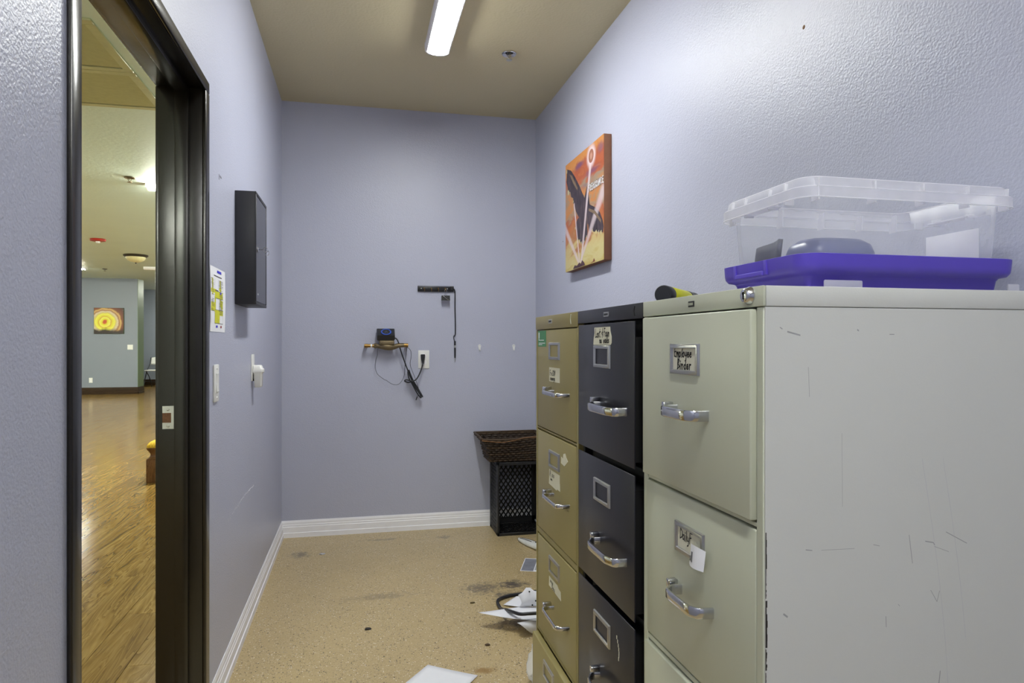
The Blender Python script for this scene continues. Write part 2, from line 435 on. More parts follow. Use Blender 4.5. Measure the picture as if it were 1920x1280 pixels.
for i in range(52):
    xc = -.525-PW/2-i*PW
    for k in range(21):
        yc = -2.0+PL*k+(i*.437 % 1)*PL
        if yc > 21.3: continue
        y0, y1 = yc-PL/2, yc+PL/2
        vis = y1 > 1.4 and any(-.405 < xc/yy < -.235 for yy in (max(y0, .5), max(yc, .5), max(y1, .5)))
        cand.append((0 if vis and yc < 19 else 1, yc, xc))
cand.sort()
for v, yc, xc in cand:
    if v == 0 and n_ind < 285:
        if first is None:
            first = obj('plank', plank_mesh(), M['plank'], hf); o = first
        else:
            o = first.copy(); C.objects.link(o)
        o.location = (xc, yc, 0); n_ind += 1
        o.rotation_euler = (random.uniform(-.0012, .0012), random.uniform(-.005, .005), 0)
    elif yc < 21.2:
        rest.box(xc-PW/2+.0006, xc+PW/2-.0006, yc-PL/2+.0006, yc+PL/2-.0006, -.008, 0)
obj('planks', rest, M['plank_rest'], hf, kind='stuff')

# lamps -------------------------------------------------------------
def wrap_lamp(name, label, x, y, length, along, lens, group=None, z=ZC, wid=.125, full=False, dz=.016):
    """ceiling wraparound: metal pan, curved lens, end caps"""
    t = thing(name, label, 'ceiling light', (x, y, z), group)
    L = length/2
    def P(u, v, w): return (x+u, y+v, z+w) if along == 'y' else (x+v, y+u, z+w)
    hw = wid/2
    pan = [(-hw, 0), (-hw, -.032), (-hw+.008, -.046), (hw-.008, -.046), (hw, -.032), (hw, 0)]
    obj('housing', MB().rings([[P(a, e, b) for a, b in pan] for e in (-L+.004, L-.004)], True, True), M['white_trim'], t)
    k = 12
    lens_p = [(-(hw-.012)*math.cos(PI*i/k), -.044-dz*math.sin(PI*i/k)) for i in range(k+1)]
    if full: lens_p = [(-(hw+.012)*math.cos(PI*i/k), -.008-.05*math.sin(PI*i/k)**.8) for i in range(k+1)]      # lens wraps round the pan and throws light on the ceiling too
    obj('lens', MB().rings([[P(a, e, b) for a, b in lens_p] for e in (-L+.012, L-.012)], True, True), lens, t)
    for e0, e1 in ((-L, -L+.012), (L-.012, L)):
        pr = [(-hw-.002, 0), (-hw-.002, -.024)]+[(-(hw+.001)*math.cos(PI*i/k), -.030-.030*math.sin(PI*i/k)**.8) for i in range(1, k)]+[(hw+.002, -.024), (hw+.002, 0)]
        obj('end_cap', MB().rings([[P(a, e, b) for a, b in pr] for e in (e0, e1)], True, True), M['white_trim'], t)
    return t
wrap_lamp('ceiling_lamp', 'lit white wraparound ceiling lamp on the tan ceiling of the small room', .39, 2.81, 1.22, 'y', M['lens'])
wrap_lamp('ceiling_lamp', 'added unseen wraparound ceiling lamp behind the viewer, over the front of the room', .08, -.30, 1.22, 'y', M['added_lens'])  # unseen lamp, added to light the cabinet side and fill the room
wrap_lamp('hall_lamp', 'lit strip lamp on the hall ceiling nearest the doorway beside a sprinkler', -1.36, 7.05, 1.22, 'x', M['hall_lens'], full=True)
wrap_lamp('hall_lamp', 'lit strip lamp far down the hall ceiling at the left door edge', -5.92, 15.0, 1.22, 'x', M['hall_lens_far'])
wrap_lamp('hall_lamp', 'unlit white strip lamp far down the hall ceiling behind the dome light', -3.58, 14.8, 1.22, 'x', M['white_trim'])
for x, y, where in ((-6.3, 8.0, 'left of the doorway view in the middle of the hall'), (-4.6, 2.2, 'left of the doorway, level with the small room'), (-1.25, 10.4, 'hidden by the far door jamb in mid hall'),
                    (-1.6, 13.8, 'hidden by the far door jamb farther down the hall'), (-7.4, 11.4, 'by the outer hall wall')):
    wrap_lamp('hall_lamp', 'added lit hall strip lamp '+where, x, y, 1.22, 'x', M['hall_lens'], 'added strip lamps of the hall out of view', full=True)  # unseen lamps added to brighten the hall
for x, y, where in ((-4.35, 19.9, 'over the folding chair at its end'), (-1.45, -.55, 'just outside the doorway behind the near jamb')):
    wrap_lamp('hall_lamp', 'added lit hall strip lamp '+where, x, y, 1.22, 'x', M['hall_lens_far'], 'added strip lamps of the hall out of view')  # unseen too, added to brighten the hall's end and the doorway

def sprinkler(label, x, y, z=ZC, k=1.0, mt=None):
    t = thing('sprinkler', label, 'sprinkler', (x, y, z), 'ceiling sprinklers')
    auto(obj('escutcheon', MB().lathe([(.020*k, -.001), (.034*k, -.001), (.0385*k, -.006), (.036*k, -.010), (.024*k, -.004), (.020*k, -.001)], (x, y, z), n=28), mt or M['chrome'], t))
    obj('cup', MB().lathe([(0, -.0012), (.022*k, -.0012), (.024*k, -.004)], (x, y, z)), M['black_hole'], t)
    obj('frame_arm', MB().tube([(x-.008*k, y, z), (x-.011*k, y, z-.018*k), (x, y, z-.034*k)], .0022*k, 6).tube([(x+.008*k, y, z), (x+.011*k, y, z-.018*k), (x, y, z-.034*k)], .0022*k, 6).cyl((x, y, z), (x, y, z-.02*k), .003*k, n=8), mt or M['chrome_matte'], t)
    m = MB().lathe([(0, -.033*k), (.008*k, -.034*k), (.016*k, -.036*k), (.016*k, -.038*k), (0, -.039*k)], (x, y, z), n=16)
    obj('deflector', m, mt or M['steel'], t)
    return t
sprinkler('chrome sprinkler head on the tan ceiling right of the lit lamp', .768, 3.435)
sprinkler('sprinkler head on the hall ceiling beside the nearest hall lamp', -2.045, 6.79, k=1.25, mt=M['bronze_body'])
sprinkler('small sprinkler head far down the hall ceiling between the strip lamps', -5.09, 15.35, k=1.3, mt=M['black_plastic'])

t = thing('fire_alarm', 'round red fire alarm on the hall ceiling seen through the doorway', 'alarm', (-3.72, 10.95, ZC))
auto(obj('base_plate', MB().lathe([(0, 0), (.10, 0), (.105, -.012), (.098, -.03), (.07, -.036), (0, -.036)], (-3.72, 10.95, ZC)), M['red'], t))
auto(obj('strobe', MB().lathe([(0, -.036), (.03, -.036), (.026, -.06), (0, -.066)], (-3.72, 10.95, ZC)), M['white_plastic'], t))

t = thing('dome_light', 'unlit cream glass dome light with a dark rim on the hall ceiling', 'ceiling light', (-3.76, 12.8, ZC))
auto(obj('rim', MB().lathe([(0, 0), (.19, 0), (.195, -.015), (.175, -.035), (.15, -.04), (.0, -.04)], (-3.76, 12.8, ZC), n=36), simple('dark_bronze_rim', srgb(44, 40, 36), .4), t))
auto(obj('glass_bowl', MB().lathe([(.155, -.038)]+[(.155*math.cos(a*PI/20), -.038-.095*math.sin(a*PI/20)) for a in range(1, 10)]+[(0, -.133)], (-3.76, 12.8, ZC), n=32), simple('cream_glass', srgb(214, 206, 160), .3), t))
obj('finial', MB().lathe([(0, -.13), (.012, -.133), (.014, -.145), (0, -.155)], (-3.76, 12.8, ZC), n=12), M['black_plastic'], t)

grille_m = simple('cream_grille_metal', srgb(190, 190, 150), .5)
def grille(y0, y1, label):
    x0, x1 = -2.45, -1.22
    t = thing('return_air_grille', label, 'vent', ((x0+x1)/2, (y0+y1)/2, ZC), 'hall return air grilles')
    f = .045; m = MB()
    for b in ((x0, x1, y0, y0+f), (x0, x1, y1-f, y1), (x0, x0+f, y0+f, y1-f), (x1-f, x1, y0+f, y1-f)): m.box(b[0], b[1], b[2], b[3], ZC-.012, ZC, .002, 1)
    auto(obj('frame', m, grille_m, t))
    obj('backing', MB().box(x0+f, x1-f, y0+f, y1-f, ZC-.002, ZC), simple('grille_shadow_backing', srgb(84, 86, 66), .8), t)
    n = int((y1-y0-2*f)/.0165); m = MB()
    for k in range(n):
        y = y0+f+.008+k*.0165
        m.box(x0+f, x1-f, -.0068, .0068, -.0006, .0006, mtx=Matrix.Translation((0, y, ZC-.007)) @ Matrix.Rotation(math.radians(-16), 4, 'X'))
    obj('slats', m, grille_m, t, kind='stuff')
grille(3.50, 4.13, 'cream slatted return air grille on the hall ceiling, nearer the doorway')
grille(4.135, 4.765, 'cream slatted return air grille on the hall ceiling, the farther one')

# far wall: spiral canvas, switch, outlet
t = thing('spiral_painting', 'square canvas with a yellow swirling rose on the far hall wall', 'painting', (-5.737, 17.6, 1.735))
obj('canvas_edge', MB().box(-6.055, -5.42, 17.565, 17.6, 1.43, 2.04, .003), simple('green_canvas_edge', srgb(70, 92, 52), .7), t)
s = N('yellow_rose_paint'); co = s.coord()
# face mesh built round its own centre: object coordinates run -.31 .. .31
nz = s.n('ShaderNodeTexNoise'); s.l(co, nz.inputs['Vector']); nz.inputs['Scale'].default_value = 6; nz.inputs['Detail'].default_value = 4
wob = s.n('ShaderNodeVectorMath', operation='MULTIPLY_ADD'); s.l(nz.outputs['Color'], wob.inputs[0]); wob.inputs[1].default_value = (.09, 0, .09); 
s.l(co, wob.inputs[2])
ln = s.n('ShaderNodeVectorMath', operation='LENGTH'); s.l(s.mapping(wob.outputs[0], loc=(.028, 0, -.012), scale=(.76, 0, .82)), ln.inputs[0])
Y1, Y2, BR, DK, CR = srgb(214, 204, 36), srgb(226, 222, 90), srgb(120, 66, 36), srgb(42, 28, 22), srgb(210, 194, 160)
c1 = s.ramp(ln.outputs['Value'], [(0, srgb(186, 70, 40)), (.03, srgb(196, 90, 40)), (.045, Y1), (.085, Y2), (.10, srgb(200, 150, 60)), (.115, Y1), (.16, Y2), (.165, Y1), (.185, srgb(196, 180, 130)), (.21, CR), (.235, srgb(150, 96, 60)), (.26, srgb(206, 170, 100)), (.285, BR), (.33, srgb(92, 46, 28)), (.4, DK)])
st = s.n('ShaderNodeSeparateXYZ'); s.l(co, st.inputs[0])
dk = s.ramp(s.math('ADD', s.math('MULTIPLY', st.outputs[2], -1.0), s.math('MULTIPLY', nz.outputs['Fac'], .16)), [(.25, (0, 0, 0, 1)), (.33, (1, 1, 1, 1))])
s.set(s.mix(dk, c1, DK), .5)
o = obj('painted_face', MB().box(-.314, .314, -.001, 0, -.302, .302), s.m, t); o.location = (0, -.0355, 0)
def wallplate(name, label, cat, x, z, wd, hh, kind):
    t = thing(name, label, cat, (x, 17.6, z))
    obj('plate', MB().box(x-wd/2, x+wd/2, 17.594, 17.6, z-hh/2, z+hh/2, .002), M['white_plastic'], t)
    if kind == 'switch':
        for dx in (-.023, .023): obj('toggle', MB().box(x+dx-.005, x+dx+.005, 17.585, 17.594, z-.011, z+.011, .001), M['white_plastic'], t)
    else:
        for dz in (-.02, .02): obj('socket', MB().lathe([(0, .001), (.015, .001), (.017, 0)], (x, 17.594, z+dz), (0, -1, 0), 16), M['white_trim'], t)
wallplate('light_switch', 'white double light switch on the far hall wall', 'switch', -5.29, 1.111, .118, .118, 'switch')
wallplate('outlet', 'white outlet low on the far hall wall below the spiral painting', 'outlet', -6.13, .335, .075, .118, 'outlet')

# folding chair by the wall beyond
def folding_chair():
    ox, oy = -5.525, 20.5
    t = thing('folding_chair', 'white folding chair with dark metal legs at the end of the hall', 'chair', (ox, oy, 0))
    R_ = Matrix.Translation((ox, oy, 0)) @ Matrix.Rotation(math.radians(174), 4, 'Z')     # local +Y is the seat's front
    def T(p): return R_ @ Vector(p)
    seat = MB().box(-.21, .21, -.17, .22, .435, .462, .012, 3, R_); auto(obj('seat', seat, M['white_plastic'], t))
    def bk(u, v): return T(((u-.5)*.44, -.215-.05*v-.02*(1-(2*u-1)**2), .60+.21*v-.03*abs(2*u-1)**4*v))
    b = obj('backrest', MB().grid(bk, 10, 5), M['white_plastic'], t); solid(b, .016); auto(b)
    mt = simple('charcoal_tube', srgb(40, 42, 48), .4, .3)
    for sx in (-.215, .215):
        obj('leg', MB().tube([T((sx, .26, .0)), T((sx, .02, .44)), T((sx, -.2, .62)), T((sx, -.265, .80))], .0125, 8, smooth=False), mt, t)
        obj('leg', MB().tube([T((sx*.92, -.28, .0)), T((sx*.92, -.1, .26)), T((sx*.92, .12, .44))], .0115, 8, smooth=False), mt, t)
    obj('crossbar', MB().tube([T((-.2, -.21, .1)), T((.2, -.21, .1))], .009, 8), mt, t); obj('crossbar', MB().tube([T((-.2, .18, .15)), T((.2, .18, .15))], .009, 8), mt, t)
folding_chair()

# upholstered footstool just beyond the door jamb
def footstool():
    x0, y0, wd, dp = -1.80, 6.40, .62, .46
    t = thing('footstool', 'wooden footstool with a gold woven cushion on the hall floor behind the door jamb', 'footstool', (x0+wd/2, y0+dp/2, 0))
    for ax in (x0, x0+wd-.15):
        for ay in (y0, y0+dp-.15): auto(obj('foot', MB().box(ax, ax+.15, ay, ay+.15, 0, .205, .006), M['bench_wood'], t))
    prof = [(0.0, .200), (0.0, .208), (.012, .214), (.022, .232), (.024, .25), (.014, .27), (.002, .288), (-.002, .300), (.0, .306)]
    auto(obj('moulded_frame', MB().rings([rrect(x0+i, x0+wd-i, y0+i, y0+dp-i, .02, z, 3) for i, z in prof], True, True), M['bench_wood'], t), 60)
    prof = [(.0, .306), (-.002, .318), (.004, .335), (.02, .352), (.05, .366), (.1, .374)]
    auto(obj('cushion', MB().rings([rrect(x0+i, x0+wd-i, y0+i, y0+dp-i, .03, z, 4) for i, z in prof], True, True), M['gold'], t), 70)
footstool()

# ------------------------------------------------------------------ handwriting
GL = {  # single stroke letters on a unit box
 'L': [[(.1, 1), (.05, 0), (.55, .05)]], 'o': [[(.3, .5), (.05, .35), (.1, .05), (.35, 0), (.5, .2), (.4, .45), (.25, .5)]],
 's': [[(.45, .5), (.1, .42), (.15, .28), (.42, .2), (.35, .02), (.05, .03)]], 't': [[(.25, .95), (.2, .1), (.4, .02)], [(0, .6), (.5, .64)]],
 '&': [[(.35, 1), (.3, 0)], [(.05, .4), (.55, .62)], [(.1, .6), (.5, .3)]], 'F': [[(.1, 1), (.08, 0)], [(.08, 1), (.6, 1.02)], [(.1, .55), (.45, .57)]],
 'u': [[(.05, .5), (.08, .1), (.3, .02), (.42, .2), (.45, .5)], [(.45, .5), (.48, 0)]], 'n': [[(.05, .5), (.05, 0)], [(.05, .35), (.25, .5), (.4, .4), (.42, 0)]],
 'd': [[(.42, .4), (.2, .5), (.05, .25), (.2, 0), (.42, .15)], [(.45, 1), (.45, 0)]], 'w': [[(0, .5), (.12, 0), (.28, .35), (.42, 0), (.58, .5)]],
 'a': [[(.42, .45), (.15, .5), (.05, .2), (.2, 0), (.4, .15), (.44, .5)], [(.44, .5), (.48, 0)]], 'l': [[(.15, 1), (.12, 0)]],
 'e': [[(.05, .25), (.42, .3), (.35, .5), (.12, .45), (.05, .15), (.25, 0), (.45, .1)]], 'E': [[(.55, 1), (.1, .95), (.08, .05), (.6, 0)], [(.08, .5), (.45, .55)]],
 'm': [[(.05, .5), (.03, 0)], [(.05, .35), (.2, .5), (.3, .3), (.3, 0)], [(.3, .35), (.48, .5), (.58, .3), (.6, 0)]], 'p': [[(.05, .5), (.02, -.45)], [(.05, .4), (.3, .5), (.45, .25), (.3, .02), (.05, .1)]],
 'y': [[(.05, .5), (.1, .15), (.4, .15)], [(.48, .5), (.35, -.3), (.1, -.4)]], 'B': [[(.1, 1), (.06, 0)], [(.1, 1), (.5, .85), (.12, .52), (.58, .3), (.06, 0)]],
 'i': [[(.1, .5), (.1, 0)], [(.12, .75), (.13, .8)]], 'r': [[(.06, .5), (.05, 0)], [(.05, .3), (.2, .5), (.38, .48)]], 'D': [[(.1, 1), (.06, 0)], [(.1, 1), (.55, .75), (.5, .2), (.06, 0)]],
 'S': [[(.5, .9), (.15, .95), (.12, .6), (.48, .4), (.4, .05), (.05, .05)]], 'P': [[(.1, 1), (.06, 0)], [(.1, 1), (.55, .85), (.45, .5), (.1, .48)]],
 'V': [[(0, 1), (.25, 0), (.55, 1)]], 'c': [[(.42, .42), (.15, .5), (.05, .2), (.2, 0), (.42, .08)]], 'g': [[(.42, .45), (.15, .5), (.05, .2), (.2, .02), (.42, .2)], [(.45, .5), (.4, -.3), (.1, -.35)]],
 'R': [[(.08, 1), (.08, 0)], [(.08, 1), (.5, .9), (.45, .55), (.08, .5), (.55, 0)]], 'A': [[(0, 0), (.28, 1), (.56, 0)], [(.1, .4), (.46, .4)]], 'G': [[(.5, .85), (.2, 1), (.05, .5), (.2, 0), (.5, .1), (.5, .45), (.3, .45)]],
 'N': [[(.05, 0), (.05, 1), (.5, 0), (.5, 1)]], 'C': [[(.5, .85), (.2, 1), (.05, .5), (.2, 0), (.5, .12)]], 'K': [[(.05, 1), (.05, 0)], [(.5, 1), (.05, .45), (.5, 0)]],
}
WID = {'m': .75, 'w': .7, 'i': .25, 'l': .25, ' ': .4, 't': .5}
def write(mb, text, fn, x, y, h, pen, jitter=.03, slant=.08, adv=1.0, depth=.0003):
    """text as flat ribbons; fn(a, b, c) maps (right, up, out) to the room"""
    rnd = random.Random(len(text)*7+int(abs(x)*1e4))
    for ch in text:
        for st in GL.get(ch, []):
            P = [(x+h*(px*.8+slant*py+rnd.uniform(-jitter, jitter)), y+h*(py+rnd.uniform(-jitter, jitter))) for px, py in st]
            for (ax, ay), (bx, by) in zip(P, P[1:]):
                dx, dy = bx-ax, by-ay; L = math.hypot(dx, dy) or 1e-6; ex, ey = dx/L*pen*.5, dy/L*pen*.5; nx, ny = -dy/L*pen*.5, dx/L*pen*.5
                q = [(ax-ex+nx, ay-ey+ny), (ax-ex-nx, ay-ey-ny), (bx+ex-nx, by+ey-ny), (bx+ex+nx, by+ey+ny)]
                mb.poly([fn(a, b, depth) for a, b in q])
        x += h*.8*WID.get(ch, .62)*adv+h*.06
    return x

# ------------------------------------------------------------------ filing cabinets
def label_holder(dr, X, yc, zc, wd, hh, mtl, card=None, bar=.008, X_name='label_holder'):
    """metal card frame on a drawer front at plane X (front faces -X)"""
    m = MB(); a, b = wd/2, hh/2; d = .0045
    outer = [(-a, -b), (a, -b), (a, b), (-a, b)]; inner = [(-a+bar, -b+bar), (a-bar, -b+bar), (a-bar, b-bar), (-a+bar, b-bar)]
    lo = [[(X, yc-p[0], zc+p[1]) for p in outer], [(X-d*.8, yc-p[0]*.98, zc+p[1]*.97) for p in outer], [(X-d, yc-p[0]*.94, zc+p[1]*.90) for p in outer],
          [(X-d, yc-p[0]*1.04, zc+p[1]*1.06) for p in inner], [(X-.0008, yc-p[0], zc+p[1]) for p in inner]]
    m.rings(lo)
    h = auto(obj(X_name, m, mtl, dr), 50)
    if card: card(h)
    return h
def handle(dr, X, y0, y1, z, hh, out, mtl, round_=.016):
    """bow pull: bar standing off the front between y1 (far) and y0 (near)"""
    pts = [(X+.002, y1-.004, z), (X-out*.55, y1-.001, z), (X-out, y1-round_, z), (X-out, y0+round_*1.2, z), (X-out*.72, y0+.004, z), (X+.002, y0, z)]
    P = [Vector(p) for p in pts]
    Q = []
    for i, p in enumerate(P):                                   # round the bends
        if 0 < i < len(P)-1:
            for t in (-.35, -.12, .12, .35):
                Q.append(p.lerp(P[i-1], -t) if t < 0 else p.lerp(P[i+1], t))
        else: Q.append(p)
    m = MB(); loops = []
    for i, p in enumerate(Q):
        tn = (Q[min(i+1, len(Q)-1)]-Q[max(i-1, 0)]).normalized(); nr = Vector((tn.y, -tn.x, 0)); th = .0028
        hz = hh/2
        loops.append([p+nr*th*a+Vector((0, 0, hz*b)) for a, b in ((-1, -.75), (-1, .75), (-.5, 1), (.5, 1), (1, .75), (1, -.75), (.5, -1), (-.5, -1))])
    m.rings(loops, True, True)
    return auto(obj('handle', m, mtl, dr), 50)

def cabinet(name, label, y0, y1, body_m, front_m, drawers, stile_x, cap_z, base_m=None, front_x=.52, lock=None, badge=None, cap_m=None, top=1.2985, side=.013):
    xb = 1.165
    t = thing(name, label, 'filing cabinet', ((front_x+xb)/2, (y0+y1)/2, 0), 'four drawer filing cabinets along the right wall')
    m = MB()
    m.box(stile_x+.0015, xb, y0+.0004, y0+.0026, .0, cap_z-.0008)            # near side sheet
    m.box(stile_x+.012, xb, y1-.0026, y1-.0006, .0, cap_z-.0008)             # far side sheet
    m.box(xb-.003, xb, y0+.002, y1-.002, .0, cap_z)                           # back
    auto(obj('case', m, body_m, t))
    m = MB()
    zr = [d['z1'] for d in drawers]; 
    m.box(stile_x, stile_x+.02, y0+.0028, y0+side, 0.0, cap_z-.0005, .0012, 1).box(stile_x, stile_x+.02, y1-side, y1-.0004, 0.0, cap_z-.0005, .0012, 1)
    m.box(stile_x+.02, stile_x+.03, y0+side, y1-side, 0.0, cap_z)            # dark backing behind the joints
    auto(obj('face_frame', m, base_m or front_m, t))
    for a, b in zip(drawers, drawers[1:]):
        auto(obj('rail', MB().box(stile_x+.001, stile_x+.02, y0+side, y1-side, b['z1']+.0035, a['z0']-.003, .001, 1), base_m or front_m, t))
    obj('plinth', MB().box(stile_x+.001, stile_x+.02, y0+side, y1-side, .0, drawers[-1]['z0']-.003), base_m or front_m, t)
    auto(obj('top_panel', MB().box(front_x+.0045, xb, y0, y1, cap_z, top, .0015), body_m, t))
    auto(obj('header', MB().box(front_x, front_x+.0042, y0, y1, cap_z, top, .0015), cap_m or front_m, t))
    for d in drawers:
        X = d['x']
        dr = auto(obj('drawer', MB().box(X, X+d.get('th', .018), d['y0'], d['y1'], d['z0'], d['z1'], d.get('bev', .0022)), front_m, t), 50)
        obj('drawer_box', MB().box(X+d.get('th', .018), X+.55, d['y0']+.012, d['y1']-.012, d['z0']+.01, d['z1']-.03), M['cab_black'], dr)
        for f in d.get('fit', []): f(dr, X, d)
    if lock:
        yl, zl = lock
        lk = auto(obj('lock', MB().lathe([(.0125, -.001), (.0125, .002), (.0105, .005), (.0095, .009), (.008, .010), (0, .010)], (front_x, yl, zl), (-1, 0, 0), 24), M['chrome'], t), 50)
        obj('keyhole', MB().box(front_x-.0107, front_x-.0099, yl-.0012, yl+.0012, zl-.005, zl+.004).lathe([(0, .0107), (.0024, .0107), (.0024, .0099)], (front_x, yl, zl+.003), (-1, 0, 0), 10), M['black_hole'], lk)
    if badge: badge(t)
    return t
def mark_plate(y, z, wd, hh, base, stroke):
    def f(t):
        b = obj('badge', MB().box(.5188, .521, y-wd/2, y+wd/2, z-hh/2, z+hh/2, .0005, 1), base, t)
        m = MB()
        for k in range(5):
            a = -wd*.36+k*wd*.16
            m.box(.5184, .5189, y-a-wd*.055, y-a+wd*.02, z-hh*.22, z+hh*.22)
        m.box(.5184, .5189, y-wd*.36, y+wd*.36, z-hh*.04, z+hh*.04)
        obj('lettering', m, stroke, b)
    return f
def fmap(X, yo, zo): return lambda a, b, c: (X-c, yo-a, zo+b)
def note(dr, X, y_far, y_near, z0, z1, lines, outline=None, pen=.0022, mtl=None):
    """paper label stuck on a drawer front, with handwriting; y_far is its left edge as seen"""
    W = y_far-y_near; Hh = z1-z0
    o_ = outline or [(0, 0), (1, 0), (1, 1), (0, 1)]
    n = obj('paper_label', MB().prism([(X-.0006, y_far-a*W, z0+b*Hh) for a, b in o_], (.0005, 0, 0)), mtl or M['cream_paper'], dr)
    m = MB(); fn = fmap(X-.0006, y_far, z0)
    for txt, a, b, h, adv in lines: write(m, txt, fn, a, b, h, pen, adv=adv)
    obj('handwriting', m, M['ink'], n)
    return n

# white-putty cabinet (nearest)
WY0, WY1 = .791, 1.176
def w_fit(d_i):
    def f(dr, X, d):
        zc = {0: 1.1960, 1: .9005, 2: .604, 3: .307}[d_i]
        def card(h):
            m = MB().box(X-.0011, X-.0006, .953, 1.037, zc-.0225, zc+.0225)
            n = obj('card', m, M['cream_paper'], h); mm = MB(); fn = fmap(X-.0011, 1.037, zc-.0225)
            if d_i == 0:
                write(mm, 'Employee', fn, .006, .026, .0155, .0022, adv=.92); write(mm, 'Binder', fn, .017, .006, .0165, .0024, adv=1.0)
            elif d_i == 1: write(mm, 'DailyF', fn, .010, .021, .017, .002, adv=.85)
            obj('handwriting', mm, M['ink'], n)
            if d_i == 1:                                        # curled strip of tape hanging off the frame
                def cu(u, v):
                    a = .978-.045*u
                    return (X-.006-.010*math.sin(PI*u)*(1-.3*v)-.004*v, a, zc+.004-.031*v+.005*math.sin(PI*u)*(1-v))
                o2 = obj('tape_label', MB().grid(cu, 10, 5), M['paper'], h, smooth=True)
                m2 = MB(); write(m2, 'roll', lambda a, b, c: (lambda u, v: (cu(u, v)[0]-.0006, cu(u, v)[1], cu(u, v)[2]))(min(a/.045, 1), 1-min(b/.031, 1)), .003, .008, .0125, .0018, jitter=.01, adv=1.0)
                obj('handwriting', m2, M['ink'], o2)
        label_holder(dr, X, .995, zc, .096, .050, M['chrome_matte'], card if d_i < 2 else None)
        zh = d['z1']-.156
        handle(dr, X, .922, 1.028, zh, .0165, .032, M['chrome'])
        auto(obj('thumb_latch', MB().box(X-.016, X, 1.036, 1.049, zh-.002, zh+.012, .0015), M['chrome'], dr))
    return f
wd = [dict(z0=.983, z1=1.268, x=.513), dict(z0=.690, z1=.9705, x=.5215), dict(z0=.394, z1=.6745, x=.517), dict(z0=.095, z1=.380, x=.5215)]
for i, d in enumerate(wd): d.update(y0=WY0+.0195, y1=WY1-.014, fit=[w_fit(i)])
wc = cabinet('filing_cabinet', 'large putty-white metal filing cabinet nearest the viewer with storage bin on top', WY0, WY1, M['cab_white'], M['cab_front'], wd, .522, 1.271,
        lock=(.822, 1.2865), badge=mark_plate(.987, 1.2845, .019, .0095, M['ink'], M['cab_front']), side=.0185)
# scuffs on its near side
m = MB(); rnd = random.Random(3)
def scr(x0, z0, x1, z1, wdt):
    dx, dz = x1-x0, z1-z0; L = math.hypot(dx, dz); nx, nz = -dz/L*wdt/2, dx/L*wdt/2; y = WY0+.0003
    m.poly([(x0+nx, y, z0+nz), (x0-nx*.4, y, z0-nz*.4), (x1-nx, y, z1-nz), (x1+nx*.4, y, z1+nz*.4)])
for a in ((.556, 1.237, .576, 1.233, .003), (.545, 1.243, .549, 1.241, .002), (.664, 1.24, .667, 1.2395, .003), (.716, 1.234, .724, 1.2345, .0016), (.588, 1.19, .590, 1.15, .0009), (.64, 1.10, .641, 1.0, .0006),
          (.584, .945, .594, .944, .0018), (.608, .943, .66, .942, .0008), (.69, .945, .70, .943, .0012), (.748, .955, .754, .915, .0014), (.775, .944, .788, .942, .002), (.788, .942, .791, .938, .0016), (.79, .936, .815, .927, .0009),
          (.55, .862, .557, .858, .0035), (.784, .875, .795, .858, .0012), (.795, .858, .799, .873, .0012), (.71, .845, .711, .83, .0014), (.73, .86, .733, .857, .001), (.81, .955, .846, .937, .0015), (.80, .76, .798, .74, .002)):
    scr(*a)
obj('scuff_marks', m, simple('grey_scuff_marks', srgb(152, 152, 152), .6), wc, kind='stuff'); m = MB()
for x0, z0, pts in ((.80, 1.06, 14), (.835, 1.06, 9)):
    for k in range(pts):
        t0, t1 = k/14, (k+1)/14
        cx = lambda t: x0-.03+.045*math.sin(t*1.6); cz = lambda t: z0-.40*t
        scr(cx(t0), cz(t0), cx(t1), cz(t1), .0007)
obj('scuff_marks', m, simple('faint_scratches', srgb(182, 182, 186), .6), wc, kind='stuff')
m = MB()
for z0, z1, a in ((.905, .972, .0026), (.885, .905, .0014), (.82, .882, .0034), (.79, .818, .0028), (.765, .787, .0012)):
    n = 7
    for k in range(n):
        za, zb_ = z1-(z1-z0)*k/n, z1-(z1-z0)*(k+1)/n
        m.box(.5236, .5236+a*rnd.uniform(.35, 1), WY0+.0001, WY0+.00035, zb_, za)
obj('chipped_paint', m, simple('dark_chipped_edge', srgb(40, 38, 34), .8), wc, kind='stuff')

# dark cabinet (middle)
DY0, DY1 = 1.178, 1.5605
def d_fit(i):
    def f(dr, X, d):
        zc = {0: 1.1925, 1: .9005, 2: .6075, 3: .312}[i]
        label_holder(dr, X, 1.369, zc, .096, .049, M['chrome_matte'])
        handle(dr, X, 1.235, 1.388, d['z1']-.177, .0165, .034, M['chrome'], .026)
        auto(obj('thumb_latch', MB().box(X-.018, X, 1.385, 1.399, d['z1']-.177+.004, d['z1']-.177+.018, .0015), M['chrome'], dr))
        if i == 0:
            note(dr, X, 1.424, 1.313, 1.218, 1.256, [('Lost', .013, .0165, .018, .82), ('&', .052, .016, .019, .9), ('Foun', .066, .018, .017, .9), ('nu', .040, .004, .013, .9), ('walds', .064, .004, .014, .95)],
                 [(0, 0), (.95, 0), (1, .12), (1, .45), (.93, .8), (.92, 1), (.06, 1), (.07, .7), (.02, .35)], .0024)
        if i == 2:
            m = MB()
            for k in range(7):
                a = k/6; y = 1.285-.012*math.sin(a*2.2); z = .625-.04*a
                m.box(X-.0004, X-.0001, y-.0016, y+.0016, z-.004, z+.003)
            obj('paint_chip', m, M['cream_paper'], dr)
    return f
dd = [dict(z0=.982, z1=1.2635), dict(z0=.690, z1=.9685), dict(z0=.396, z1=.676), dict(z0=.10, z1=.382)]
for i, d in enumerate(dd): d.update(th=.0028, bev=.0008, x=.5115, y0=DY0+.018, y1=1.529, fit=[d_fit(i)])
